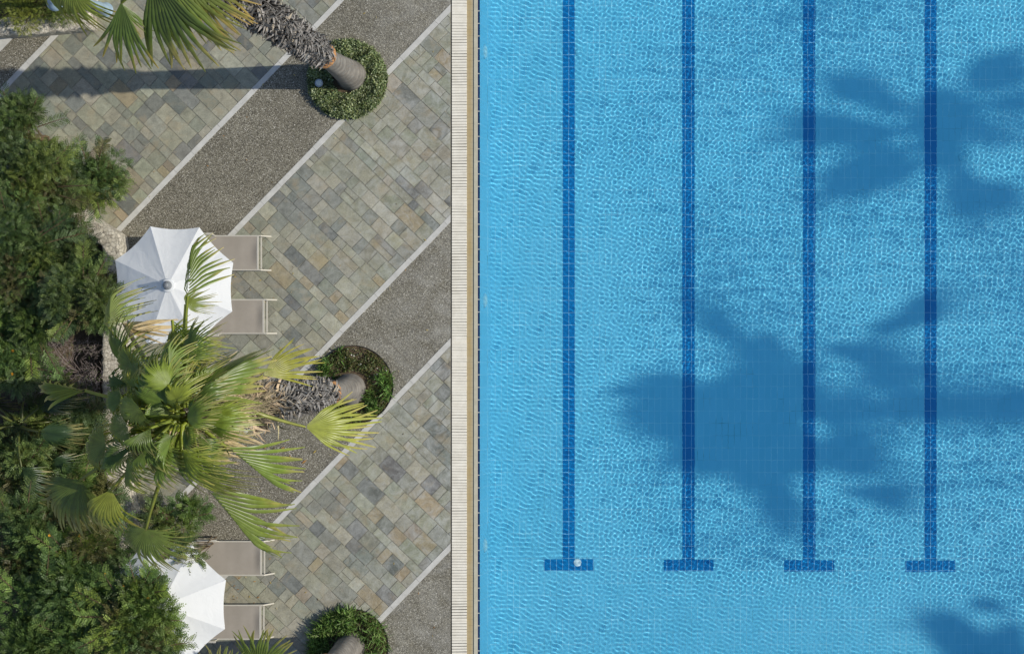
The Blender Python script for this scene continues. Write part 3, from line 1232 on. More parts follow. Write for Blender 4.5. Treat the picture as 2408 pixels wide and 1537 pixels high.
def ground_cover(label, px, py, r, n, cols, h, leaf, width, seed, upright=.8, hole=.3, mask=None, thick=1.0, name='ground_cover'):
    """many small blades or leaves over a round bed"""
    rs = np.random.default_rng(seed)
    c = P(px, py, 0)
    q = np.sqrt(rs.uniform(0, 1, n)) * r
    a = rs.uniform(0, 6.283, n)
    x, y = q * np.cos(a), q * np.sin(a)
    keep = (q > hole)
    if mask:
        keep &= mask(x, y, rs)
    x, y, q = x[keep], y[keep], q[keep]
    m = len(x)
    lump = .5 + .5 * np.sin(x * 9 + 2 * np.sin(y * 7)) * np.sin(y * 8 + 1.3 * np.sin(x * 6))
    hh = h * (.45 + .55 * lump) * np.clip((r - q) / .12 + .35, .3, 1)
    z = hh * rs.uniform(.15, 1, m)
    p0 = np.stack([c.x + x, c.y + y, .015 + z], 1)
    d = nrmz(rs.normal(0, 1, (m, 3)) + np.array([0, 0, upright]))
    L = leaf * rs.uniform(.6, 1.3, (m, 1))
    sd = nrmz(np.cross(d, rs.normal(0, 1, (m, 3)))) * L * width
    bend = np.array([0, 0, -1.]) * L * .25
    V = np.stack([p0, p0 + d * L * .5 + sd, p0 + d * L + bend, p0 + d * L * .5 - sd], 1).reshape(-1, 3)
    cols = np.array(cols)
    cc = cols[rs.integers(0, len(cols), m)] * rs.uniform(.7, 1.3, (m, 1)) * (.75 + .45 * lump[:, None])
    o = mesh_np(name, V - np.array(c), [np.arange(len(V)).reshape(-1, 4)], M['shrub'], None, np.repeat(cc, 4, 0))
    o.location = c
    return tag(o, label, None, None, 'stuff')


RB = 0.775
bed(818, 187, RB, 'round bed full of grey-green ground cover at the foot of the tallest bare trunk')
bed(832, 905, RB, 'round bed with white flowers and bare soil beside the big palm crown')
bed(822, 1522, RB, 'round bed of long bright grass cut by the bottom of the view')
ground_cover('dense grey-green leafy ground cover in the round bed', 818, 187, RB + .02, 21000, [(.20, .25, .12), (.26, .31, .16), (.42, .46, .29), (.13, .19, .07), (.30, .33, .14)], .20, .052, .22, 31, .9, .30)
ground_cover('low brown and green creeping plants in the round bed', 832, 905, RB - .02, 12000, [(.13, .13, .045), (.10, .15, .04), (.17, .15, .06), (.09, .12, .035)], .12, .042, .25, 32, .7, .30,
             lambda x, y, rs: (rs.uniform(0, 1, len(x)) < .25 + .75 * ((np.sin(x * 7 + 1) * np.sin(y * 6 + .5) > -.35))))
ground_cover('tufts of bright green strappy grass in the flower bed', 832, 905, RB, 5200, [(.10, .19, .035), (.14, .24, .05), (.07, .15, .03)], .20, .16, .055, 33, .8, .34,
             lambda x, y, rs: (((x > .25) & (y < .25) & (y > -.55)) | ((x < -.25) & (y > .2))) & (np.sin(x * 11 + y * 5) > -.3), name='grass')
ground_cover('tiny white blossoms sprinkled over the round bed', 832, 905, RB - .04, 420, [(.8, .8, .76), (.7, .7, .66)], .14, .024, .55, 34, .4, .32,
             lambda x, y, rs: (x > -.25) & (rs.uniform(0, 1, len(x)) < np.clip(.15 + 1.2 * x + .5 * y, .05, 1)), name='blossom')
ground_cover('long bright green grass in the round bed', 822, 1522, RB, 9500, [(.12, .21, .045), (.15, .245, .06), (.085, .16, .035), (.18, .24, .08)], .30, .20, .05, 35, .9, .33,
             lambda x, y, rs: ((x < .12) & ((x + .15) ** 2 + (y - .1) ** 2 > .10)) | (rs.uniform(0, 1, len(x)) < .28 + .2 * np.sin(x * 9 + y * 6)), name='grass')
ground_cover('brown creeping plants along the edge of the grassy bed', 822, 1522, RB - .02, 4200, [(.12, .10, .04), (.09, .10, .035), (.16, .12, .06)], .10, .05, .22, 36, .7, .33,
             lambda x, y, rs: (x > .2), name='ground_cover')

# spot lamps sunk in two of the beds
for px, py, lab in ((752, 197, 'small round spot lamp in the grey-green ground cover, sunlit'), (754, 898, 'small round spot lamp in the shade of the trunk beside the white flowers')):
    c = P(px, py, .12)
    c.z = 0
    e = empty('garden_spotlight', c, lab, 'spot lamp', 'spot lamps in the round beds')
    mb = MB()
    mb.lathe((c.x, c.y, 0), [(.05, 0), (.055, .16), (.077, .2), (.08, .232), (.062, .236)], 24)
    mb.build('housing', M['steel'], e, smooth=True)
    mb = MB()
    mb.lathe((c.x, c.y, .238), [(.054, 0), (.05, .006), (.02, .009)], 20)
    mb.build('lens', M['lens'], e, smooth=True)

# ------------------------------------------------------------------ palms
rs0 = np.random.default_rng(77)
# A: crown in full view
pA, tA = palm('fan palm with its whole windblown green crown over the paving and parasol', 822, 915, 14.5, 2.5, 8.6, seed=41, boots=1700)


def fr(e, top, hp, hz, tp, tz, col=None, drop=.9, seed=0, **kw):
    rs = np.random.default_rng(seed + int(hp[0]) * 3 + int(hp[1]))
    hub = P(hp[0], hp[1], hz)
    tip = P(tp[0], tp[1], tz)
    d = hub - top
    b0 = top + Vector((d.x, d.y, 0)).normalized() * .14 + Vector((0, 0, -drop))
    frond(e, b0, hub, tip, rs, col or GREENS[rs.integers(len(GREENS))], **kw)


YG = (.235, .24, .04)
fr(pA, tA, (441, 697), 13.6, (452, 560), 13.4, (.12, .17, .035), wind=.30, roll=.2, cup=.2, spread=56, grav=.15, fold=-1, costa=.62)
fr(pA, tA, (436, 715), 13.5, (478, 700), 13.2, (.15, .19, .05), wind=.5, roll=0, cup=.2, spread=70, grav=.15)
fr(pA, tA, (405, 752), 13.8, (398, 900), 13.9, (.16, .21, .035), wind=.55, roll=.2, spread=60, cup=.3, fold=1, costa=.4)
fr(pA, tA, (255, 770), 13.4, (262, 665), 13.2, (.14, .18, .05), wind=.6, roll=.4, spread=60, fold=-1, costa=.4)
fr(pA, tA, (300, 868), 13.4, (232, 740), 13.6, (.15, .195, .04), wind=.2, roll=-.9, spread=42)
fr(pA, tA, (448, 925), 14.2, (612, 832), 13.7, (.12, .175, .035), wind=.15, roll=.3, spread=40, cup=.3, fold=-1, costa=.5)
fr(pA, tA, (618, 882), 11.2, (726, 832), 10.8, YG, wind=.15, roll=.2, spread=34, drop=2.6, grav=.3, petc=(.3, .29, .07))
fr(pA, tA, (718, 1003), 9.6, (868, 1000), 9.2, (.215, .24, .05), wind=.12, roll=-.1, spread=44, drop=4.2, cup=.15, petc=(.30, .31, .07))
fr(pA, tA, (532, 1050), 13.2, (672, 1158), 12.5, (.13, .185, .035), wind=.12, roll=.1, spread=40, cup=.2, fold=1, costa=.6, N=22, pe=2)
fr(pA, tA, (484, 1145), 13.0, (628, 1312), 12.2, (.155, .205, .045), wind=.12, roll=.1, spread=42, cup=.2, fold=1, costa=.6, N=24, pe=2)
fr(pA, tA, (343, 1243), 13.0, (345, 1355), 12.4, (.115, .155, .04), wind=.15, spread=88, cup=.3)
fr(pA, tA, (262, 1150), 13.2, (222, 1262), 12.8, (.20, .225, .045), wind=.2, spread=38, roll=-.3)
fr(pA, tA, (188, 1128), 12.9, (118, 1255), 12.4, (.10, .14, .04), wind=.1, spread=62, roll=-.2)
fr(pA, tA, (200, 918), 13.4, (70, 896), 13.2, (.21, .235, .04), wind=.15, spread=34, roll=.3, cup=.1, fold=1, costa=.4)
fr(pA, tA, (365, 1035), 14.3, (355, 1140), 13.6, (.17, .215, .05), wind=.3, spread=72)
fr(pA, tA, (395, 905), 14.9, (325, 848), 15.1, (.17, .225, .04), wind=.1, spread=80, roll=.3)
fr(pA, tA, (330, 960), 14.6, (250, 1000), 14.2, (.16, .21, .05), wind=.5, spread=75, roll=-.3)
fr(pA, tA, (250, 1040), 13.8, (160, 1072), 13.3, (.15, .195, .045), wind=.5, spread=65, roll=.3)
fr(pA, tA, (330, 880), 14.2, (250, 895), 13.8, (.16, .215, .045), wind=.5, spread=75)
fr(pA, tA, (470, 1075), 14.0, (500, 1170), 13.3, (.11, .155, .035), wind=.3, spread=60, roll=.3, fold=1, costa=.4)
fr(pA, tA, (440, 985), 15.0, (495, 955), 15.2, (.15, .205, .04), wind=.25, spread=70, roll=-.4)
fr(pA, tA, (300, 1060), 14.1, (290, 1165), 13.6, (.18, .22, .05), wind=.35, spread=60, roll=.4, fold=1, costa=.4)
fr(pA, tA, (290, 940), 14.0, (215, 960), 13.8, (.14, .19, .045), wind=.5, spread=70)
fr(pA, tA, (300, 1000), 14.4, (225, 1030), 14.0, (.17, .22, .045), wind=.5, spread=70)
crown(pA, tA, 36, 51, elmin=-40, elmax=85, pet=(.2, .75), rmin=.5, rmax=.85, az=(75, 290), wind=.45)
crown(pA, tA + Vector((.1, 0, .1)), 13, 55, elmin=45, elmax=88, pet=(.15, .4), rmin=.4, rmax=.6, wind=.4)

for k, (hx, hy, tx, ty) in enumerate(((505, 905, 600, 892), (515, 1010, 590, 1040), (470, 900, 560, 880), (500, 1045, 560, 1085), (300, 770, 395, 790), (290, 760, 370, 775))):
    fr(pA, tA, (hx, hy), 12.0 if k < 4 else 12.8, (tx, ty), 11.4 if k < 4 else 12.4, (.38, .30, .22), wind=.2, spread=30, cup=.5, grav=.6, tipc=(.5, .4, .28), petc=(.36, .28, .16), fold=1 - 2 * (k % 2), N=9)
# B: crown beyond the top of the frame, hanging leaves in view
pB, tB = palm('tall fan palm leaning over the top, its scaly trunk rising from grey-green ground cover', 828, 178, 14.9, 3.4, 12.6, seed=42, boots=2500, dead=False)
fr(pB, tB, (285, 5), 13.0, (290, 165), 12.3, (.085, .13, .035), wind=.03, spread=24, cup=.2, drop=1.2, grav=.12, tipc=(.5, .33, .08))
fr(pB, tB, (285, 8), 12.9, (330, 85), 12.6, (.10, .145, .04), wind=.1, spread=24, cup=.2, drop=1.2, grav=.12)
fr(pB, tB, (355, -60), 13.2, (438, 165), 12.2, (.085, .13, .035), wind=.06, spread=27, cup=.1, roll=.2, grav=.06, drop=1.2)
fr(pB, tB, (375, -60), 13.2, (475, 135), 12.3, (.12, .16, .04), wind=.1, spread=26, cup=.1, roll=.2, grav=.06, drop=1.2)
fr(pB, tB, (425, -60), 13.2, (505, 85), 12.4, (.14, .18, .05), wind=.15, spread=30, cup=.3, tipc=(.5, .33, .12), drop=1.2)
fr(pB, tB, (460, -70), 12.5, (535, 70), 12.0, (.20, .20, .06), wind=.15, spread=28, cup=.3, tipc=(.55, .36, .13), drop=1.2)
fr(pB, tB, (165, -40), 13.2, (182, 78), 12.6, (.17, .21, .05), wind=.25, spread=40, cup=.3, tipc=(.5, .36, .1))
fr(pB, tB, (130, -50), 13.2, (148, 52), 12.6, (.15, .19, .05), wind=.2, spread=34, cup=.3)
crown(pB, tB, 18, 52, elmin=15, az=(75, 200))

# C: only trunk foot and a few leaf tips in view
pC, tC = palm('fan palm rooted in the grassy bed, smooth trunk cut by the lower edge', 822, 1522, 11.6, 2.6, 8.0, seed=43, boots=500, dead=False)
fr(pC, tC, (612, 1575), 10.0, (625, 1480), 10.6, (.14, .19, .055), wind=.05, spread=55, grav=.05, drop=1.2, cup=.1)
fr(pC, tC, (522, 1610), 10.6, (532, 1520), 11.0, (.12, .17, .05), wind=.05, spread=50, grav=.05, drop=1.2, cup=.1)
crown(pC, tC, 12, 53, elmin=0, az=(170, 320))


# palms on the far side of the pool, known by their shadows on the tiles
def shadow_pt(px, py, z):
    x, y = FP(px, py)
    k = 1 / math.tan(EL)
    return Vector((x + .98 + z * k * math.cos(AZ), y + z * k * math.sin(AZ), z))


def shadow_palm(label, cpx, cpy, h, leaves, seed, extra=3):
    top = shadow_pt(cpx, cpy, h)
    rs = np.random.default_rng(seed)
    e, t = palm(label, 0, 0, h, 3.0, h * .6, seed=seed, boots=420, group='fan palms across the pool', dead=True, base_v=Vector((top.x, top.y, 0)), r0=.40, r1=.34)
    for (hx, hy, tx, ty, dz, sp, pe) in leaves:
        hub = shadow_pt(hx, hy, h + dz)
        tip = shadow_pt(tx, ty, h + dz * 1.1)
        # face the blade square to the sun so that it throws its full width
        frond(e, t + Vector((0, 0, -.3)), hub, tip, rs, GREENS[rs.integers(len(GREENS))], spread=sp, wind=.0, grav=.04, cup=.06, up=SUN, stiff=.7, N=max(12, int(sp / 2.2)), solid=.66, pe=pe * 3.2 if pe > 1 else pe)
    return e


shadow_palm('fan palm across the water, topmost of the three crowns shadowed on the pool', 2210, 295, 16.5, [
    (2130, 300, 1740, 300, .2, 13, 5), (2170, 305, 1900, 318, .1, 14, 5), (2160, 262, 1890, 150, .4, 15, 4.5), (2180, 270, 2010, 225, .3, 15, 4), (2160, 350, 1865, 485, -.2, 15, 4.5), (2180, 345, 1950, 385, -.1, 15, 4), (2200, 370, 2000, 440, -.3, 16, 4),
    (2250, 290, 2110, 290, 0, 60, 1), (2280, 215, 2430, 110, .5, 46, 1.6), (2300, 250, 2480, 225, .5, 14, 4),
    (2260, 380, 2310, 555, -.4, 30, 2), (2190, 280, 2330, 240, .2, 80, 1), (2290, 420, 2420, 510, -.4, 40, 1.6), (2210, 310, 2240, 430, 0, 50, 1.5), (2250, 300, 2380, 320, 0, 16, 3)], 61)
shadow_palm('fan palm across the water throwing the widest shadow between the middle lanes', 1850, 960, 16.2, [
    (1690, 930, 1405, 925, .2, 32, 1.9), (1700, 965, 1430, 985, .1, 26, 2), (1760, 1050, 1510, 1075, -.2, 34, 1.9), (1780, 840, 1610, 690, .5, 13, 4), (1870, 830, 1680, 805, .5, 36, 1.6), (1900, 800, 2190, 865, .4, 12, 4), (2000, 890, 2210, 870, .3, 22, 2.6),
    (1820, 1080, 1860, 1290, -.5, 17, 3), (1880, 1065, 2150, 1055, -.3, 30, 2), (1960, 1145, 2210, 1175, -.5, 14, 3.5), (1820, 940, 1630, 890, .1, 55, 1), (1820, 1020, 1620, 1110, -.1, 55, 1), (1800, 1070, 1760, 1180, -.2, 30, 2),
    (1880, 930, 1790, 830, .1, 55, 1), (2050, 795, 2280, 670, .7, 13, 4), (1840, 1010, 1880, 1130, -.1, 50, 1), (1780, 980, 1600, 1010, 0, 55, 1), (2150, 745, 2030, 790, .7, 26, 2), (1820, 980, 1640, 960, 0, 70, .9), (1860, 1040, 1720, 1090, -.1, 70, .9), (1800, 900, 1900, 1000, 0, 70, .9), (1880, 955, 2140, 957, 0, 16, 3), (1880, 965, 2020, 960, 0, 30, 1.3), (1900, 1000, 1780, 1100, 0, 60, 1)], 62)  # long blades on the trunk line are added to strengthen the trunk's shadow
shadow_palm('fan palm across the water whose shadow only reaches the lowest corner of the pool', 2440, 1540, 16.0, [
    (2360, 1505, 2100, 1435, .2, 15, 4), (2360, 1520, 2160, 1500, .1, 26, 2), (2380, 1545, 2180, 1550, -.2, 34, 1.6), (2400, 1440, 2260, 1400, .4, 15, 3.5), (2460, 1420, 2450, 1340, .5, 40, 2), (2400, 1600, 2380, 1700, -.4, 60, 1), (2430, 1530, 2280, 1515, 0, 50, 1)], 63)


# ------------------------------------------------------------------ parasols
def parasol(label, px, py, seed, rot=-1.2):
    zr, za = 2.45, 2.91
    c = P(px, py, zr)
    e = empty('parasol', (c.x, c.y, 0), label, 'parasol', 'white octagonal parasols')
    rad = 1.202
    ns = 8
    rs = np.random.default_rng(seed)
    ang = [R(22.5 + rot + 45 * k) for k in range(ns)]
    hub = np.array([c.x, c.y, za])
    rim = [np.array([c.x + rad * math.cos(a), c.y + rad * math.sin(a), zr]) for a in ang]
    V, F = [], []
    nr2, nc2 = 14, 12
    for k in range(ns):
        a, b = rim[k], rim[(k + 1) % ns]
        i0 = len(V)
        ph = rs.uniform(0, 6)
        for i in range(nr2 + 1):
            t = .045 + .955 * i / nr2
            for j in range(nc2 + 1):
                q = j / nc2
                p = hub + (a * (1 - q) + b * q - hub) * t
                s = math.sin(math.pi * q)
                mid = (a + b) / 2
                out = (mid - hub)
                out[2] = 0
                out /= np.linalg.norm(out)
                p = p - out * .045 * s * t ** 3            # edge curves in between the ribs
                p[2] -= .030 * s * t ** 1.2 * 1.0           # cloth sags between the ribs
                p[2] += .05 * (t - t * t) * -.6            # slight concave fall
                p[2] += .0035 * math.sin(q * 19 + ph + t * 2) * t * (1 - s * .4)
                V.append(p)
        w_ = nc2 + 1
        for i in range(nr2):
            for j in range(nc2):
                F.append((i0 + i * w_ + j, i0 + (i + 1) * w_ + j, i0 + (i + 1) * w_ + j + 1, i0 + i * w_ + j + 1))
        # hem
        h0 = len(V)
        for j in range(nc2 + 1):
            p = V[i0 + nr2 * w_ + j].copy()
            p[2] -= .035
            V.append(p)
        for j in range(nc2):
            F.append((i0 + nr2 * w_ + j, h0 + j, h0 + j + 1, i0 + nr2 * w_ + j + 1))
    o = mesh_np('canopy', np.array(V) - np.array(e.location), [np.array(F)], M['canvas'], smooth=True)
    o.data.set_sharp_from_angle(angle=R(30))
    o.parent = e
    for k in range(ns):
        mb = MB()
        mb.tube([tuple(hub + np.array([0, 0, -.06])), tuple(rim[k] * .5 + hub * .5 + np.array([0, 0, -.045])), tuple(rim[k] + np.array([0, 0, -.02]))], .009, 6)
        mb.build('rib', M['alu'], e)
    mb = MB()
    mb.tube([(c.x, c.y, 0.05), (c.x, c.y, za + .02)], .024, 16)
    mb.build('pole', M['alu'], e, smooth=True)
    mb = MB()
    mb.lathe((c.x, c.y, 0.0), [(.30, 0), (.30, .05), (.26, .075), (.05, .09), (.045, .3), (.03, .31)], 32)
    mb.build('base', M['hub'], e, smooth=True)
    mb = MB()
    mb.lathe((c.x, c.y, za - .035), [(.13, -.02), (.12, .02), (.092, .032)], 28)
    col_ = mb.build('collar', M['canvas'], e, smooth=True)
    mb = MB()
    mb.lathe((c.x, c.y, za), [(.082, -.005), (.084, .03), (.074, .075), (.05, .11), (.042, .125), (.036, .15), (.012, .165)], 28)
    fin_ = mb.build('finial', M['hub'], e, smooth=True)
    fin_.parent = col_


parasol('white eight-sided parasol in full view with a grey finial, partly under palm leaves', 408, 672, 1)
parasol('white eight-sided parasol half hidden by the dark shrub at the lower left', 391, 1418, 2)


# ------------------------------------------------------------------ loungers (head end away from the pool)
def lounger(label, xr, y0, y1, seed):
    """xr right end of the sling, y0/y1 its two long sides (picture units), sling at 0.34 m"""
    zt = .34
    a = P(xr, y0, zt)
    b = P(xr, y1, zt)
    W0 = a.y - b.y
    e = empty('sun_lounger', (a.x - .95, (a.y + b.y) / 2, 0), label, 'sun lounger', 'taupe sun loungers under the parasols')
    X1 = a.x
    XB = X1 - 1.22     # back hinge
    yc = (a.y + b.y) / 2
    hw = W0 / 2
    rs = np.random.default_rng(seed)
    # sling: seat part with a light sag
    V, F = [], []
    nx, ny = 24, 14
    for i in range(nx + 1):
        x = XB + (X1 - XB) * i / nx
        for j in range(ny + 1):
            q = j / ny
            V.append((x, yc - hw + W0 * q, zt - .028 * math.sin(math.pi * q) * min(1, (X1 - x) / .1, (x - XB + .02) / .1) + .001 * math.sin(x * 31)))
    for i in range(nx):
        for j in range(ny):
            k = i * (ny + 1) + j
            F.append((k, k + ny + 1, k + ny + 2, k + 1))
    o = mesh_np('seat', np.array(V) - np.array(e.location), [np.array(F)], M['sling'], smooth=True)
    o.parent = e
    V, F = [], []
    L, th = .72, R(34)
    for i in range(11):
        s_ = L * i / 10
        for j in range(ny + 1):
            q = j / ny
            V.append((XB - .01 - s_ * math.cos(th), yc - hw + W0 * q, zt + s_ * math.sin(th) - .02 * math.sin(math.pi * q)))
    for i in range(10):
        for j in range(ny):
            k = i * (ny + 1) + j
            F.append((k, k + 1, k + ny + 2, k + ny + 1))
    o = mesh_np('backrest', np.array(V) - np.array(e.location), [np.array(F)], M['sling'], smooth=True)
    o.parent = e
    mb = MB()
    r = .013
    for sy in (-1, 1):
        y = yc + sy * (hw + r)
        mb.box(XB - .7, X1 + .045, y - r, y + r, zt - .045, zt - .008, .003)
    mb.box(X1 + .002, X1 + .036, yc - hw, yc + hw, zt - .04, zt + .004, .004)
    mb.box(X1 + .068, X1 + .092, yc - hw + .01, yc + hw - .01, zt - .075, zt - .05, .004)
    mb.build('frame', M['alu'], e)
    mb = MB()
    for sy in (-1, 1):
        y = yc + sy * (hw + r)
        p0 = Vector((XB, y, zt))
        p1 = Vector((XB - L * math.cos(th), y, zt + L * math.sin(th)))
        mb.tube([p0, p1], .014, 6)
    mb.tube([(XB - L * math.cos(th), yc - hw, zt + L * math.sin(th)), (XB - L * math.cos(th), yc + hw, zt + L * math.sin(th))], .014, 6)
    mb.build('back_frame', M['alu'], e)
    for sy in (-1, 1):
        for (x, dx) in ((X1 + .03, .15), (XB - .55, -.10)):
            mb = MB()
            y = yc + sy * (hw + r)
            pts = [(x, zt - .01), (x + .05, zt - .01), (x + dx + .045, 0), (x + dx, 0)] if dx > 0 else [(x - .05, zt - .04), (x, zt - .04), (x + dx, 0), (x + dx - .045, 0)]
            q0 = [mb.vert((p, y - .013, z)) for p, z in pts]
            q1 = [mb.vert((p, y + .013, z)) for p, z in pts]
            for i in range(4):
                l = (i + 1) % 4
                mb.f.append([q0[i], q0[l], q1[l], q1[i]])
            mb.f += [q0[::-1], q1]
            mb.build('leg', M['alu'], e)
        mb = MB()
        y = yc + sy * (hw + .045)
        mb.box(XB + .02, XB + .40, y - .02, y + .02, .525, .545, .004)
        mb.tube([(XB + .36, y, .53), (XB + .40, y - sy * .03, zt - .02)], .011, 6)
        mb.tube([(XB + .04, y, .53), (XB + .02, y - sy * .03, zt - .02)], .011, 6)
        mb.build('armrest', M['alu'], e)
    return e


lounger('taupe mesh lounger poking out highest beneath the fully visible parasol', 603.5, 556, 633, 1)
lounger('taupe mesh lounger below its twin, beside the lower edge of the fully visible parasol', 617, 706, 782, 2)
lounger('taupe mesh lounger just above the half hidden parasol, partly under a palm leaf', 611, 1274, 1350, 3)
lounger('taupe mesh lounger beside the half hidden parasol, next to the grassy bed', 609.5, 1424, 1500, 4)


# ------------------------------------------------------------------ rubble walls
def rubble_wall(pts, thick, h, label, seed, hinge=None, z0=0.0):
    """pts: centre line in world; rough stone body"""
    rs = np.random.default_rng(seed)
    pts = [Vector((p[0], p[1], 0)) for p in pts]
    # resample
    path = []
    for i in range(len(pts) - 1):
        n = max(2, int((pts[i + 1] - pts[i]).length / .07))
        for k in range(n):
            path.append(pts[i].lerp(pts[i + 1], k / n))
    path.append(pts[-1])
    prof = [(-.5, 0), (-.5, .35), (-.5, .7), (-.5, .95), (-.43, 1.0), (-.25, 1.0), (0, 1.0), (.25, 1.0), (.43, 1.0), (.5, .95), (.5, .7), (.5, .35), (.5, 0)]
    V, F = [], []
    for i, p in enumerate(path):
        a, b = path[max(i - 1, 0)], path[min(i + 1, len(path) - 1)]
        d = (b - a).normalized()
        s = Vector((-d.y, d.x, 0))
        for u, v in prof:
            q = p + s * u * thick
            j = .014 if v > 0 else 0
            V.append((q.x + rs.normal(0, j), q.y + rs.normal(0, j), z0 + v * h + (rs.normal(0, .012) if v > .3 else 0)))
    m = len(prof)
    for i in range(len(path) - 1):
        for k in range(m - 1):
            F.append((i * m + k, (i + 1) * m + k, (i + 1) * m + k + 1, i * m + k + 1))
    V = np.array(V)
    e0 = np.array([tuple(range(m))])
    e1 = np.array([tuple(range(len(path) * m - 1, (len(path) - 1) * m - 1, -1))])
    o = mesh_np('stone_wall', V - np.array((*pts[0][:2], 0)), [np.array(F), e0, e1], M['rubble'])
    o.location = (pts[0].x, pts[0].y, 0)
    return tag(o, label, 'garden wall')


hW = .56
cl = [P(-60, 352, hW), P(40, 415, hW), P(140, 484, hW), P(205, 530, hW), P(262, 565, hW), P(265, 620, hW), P(262, 760, hW), P(262, 930, hW), P(262, 1090, hW), P(300, 1250, hW), P(300, 1800, hW)]
rubble_wall(cl, .38, hW, 'pale rubble stone wall bending round the big dark shrubs', 5)
cl2 = [P(-80, 64, .5), P(60, 61, .5), P(212, 47, .5)]
rubble_wall(cl2, .33, .5, 'short pale stone wall before the clipped hedge near the lamp post', 6)
cl3 = [P(206, 34, .5), P(202, -120, .5)]
rubble_wall(cl3, .16, .5, 'narrow stone return wall at the foot of the lamp post', 7)
mb = MB()
inner = [P(-400, 330, 0), P(-60, 368, 0), P(40, 431, 0), P(140, 500, 0), P(205, 546, 0), P(255, 580, 0), P(258, 760, 0), P(258, 1090, 0), P(296, 1250, 0), P(296, 1800, 0), P(-400, 1800, 0)]
mb.poly([(p.x, p.y, .03) for p in inner])
mb.poly([(p.x, p.y, .03) for p in (P(-100, 50, 0), P(205, 38, 0), P(200, -150, 0), P(-100, -150, 0))])
tag(mb.build('garden_soil', M['soil']), kind='structure')

# ------------------------------------------------------------------ shrubs
DG = ((.072, .11, .038), (.085, .13, .042), (.052, .095, .04), (.10, .145, .045), (.07, .11, .05), (.07, .12, .04), (.10, .10, .045), (.14, .19, .05))
MG = ((.085, .15, .042), (.068, .12, .038), (.125, .195, .05), (.095, .15, .038), (.17, .235, .05), (.075, .115, .05), (.08, .14, .04), (.11, .115, .04))
YO = (.85, .38, .03)
SH = [
    (45, 312, 88, 2.0, DG, 'dark feathery shrub at the wall, topmost of the left hand thicket', None),
    (212, 418, 84, 1.6, DG, 'dark feathery shrub spreading over the stone wall towards the paving', None),
    (75, 440, 118, 2.2, DG, 'dark shrub filling the bed behind the bending stone wall', None),
    (118, 602, 98, 2.2, DG, 'dark shrub beside the opening in front of the wall corner', None),
    (35, 590, 120, 2.6, DG, 'dark shrub deep in the thicket, left of the full parasol', None),
    (196, 700, 96, 2.7, DG, 'dense dark shrub touching the left edge of the full parasol', None),
    (60, 745, 115, 2.3, MG, 'green shrub with a few orange blossoms left of the full parasol', (YO, 8)),
    (10, 850, 95, 2.2, MG, 'bright green fern-leaved shrub just above the low shaded palm', (YO, 4)),
    (150, 1015, 105, 1.6, DG, 'low shrub in the gap left of the palm crown', None),
    (30, 1130, 115, 2.2, DG, 'dark shrub below the low shaded palm', (YO, 5)),
    (180, 1190, 110, 2.0, MG, 'green shrub under the lower left palm leaves', (YO, 4)),
    (50, 1290, 120, 2.6, DG, 'dark shrub at the left edge below the palm crown', (YO, 4)),
    (200, 1350, 118, 2.9, MG, 'green shrub between the palm crown and the half hidden parasol', (YO, 12)),
    (310, 1455, 100, 3.3, MG, 'green shrub hanging over the half hidden parasol', (YO, 5)),
    (322, 1398, 60, 3.2, MG, 'green shrub leaning over the left side of the half hidden parasol', (YO, 3)),
    (95, 1450, 130, 3.0, MG, 'broad green shrub with orange blossoms in the lower left corner', (YO, 14)),
    (225, 1530, 120, 3.1, MG, 'green shrub cut by the bottom edge beside the half hidden parasol', (YO, 9)),
    (345, 1525, 78, 3.2, DG, 'small dark shrub covering the lower edge of the half hidden parasol', None),
]
for i, (px, py, r, z, cols, lab, fl) in enumerate(SH):
    shrub('shrub', lab, px, py, r, z, n=int(3300 * (r / 110.) ** 2), cols=cols, seed=100 + i, flowers=fl, leafL=.155 if i < 7 else .175)
shrub('shrub', 'small sprig of dark leaves over the top lounger of the half hidden parasol', 432, 1300, 36, 2.6, n=170, cols=DG, seed=131, sprays=4)
shrub('shrub', 'small feathery shrub growing out on the gravel band below the palm crown', 436, 1218, 46, 1.0, n=330, cols=MG, seed=132, sprays=7)
shrub('shrub', 'leafy shrub with one magenta blossom beside the pale strip under the palm crown', 372, 1222, 42, 1.0, n=420, cols=DG, seed=133, sprays=5, flowers=((.6, .03, .35), 4))
shrub('hedge', 'clipped yellow-green hedge behind the short stone wall', 55, 0, 88, 1.0, n=2600, cols=((.14, .17, .03), (.10, .14, .03), (.18, .20, .04)), seed=134, leafL=.09, nl=7, lw=.3, sprays=0, group='hedges by the short wall', cat='hedge')
shrub('hedge', 'hedge with shade put into its leaf colour, beside the lamp post', 150, -8, 62, 1.0, n=1500, cols=((.10, .14, .03), (.08, .12, .03)), seed=135, leafL=.09, nl=7, lw=.3, sprays=0, group='hedges by the short wall', cat='hedge')  # darker greens than the other hedge paint the shade into the leaves


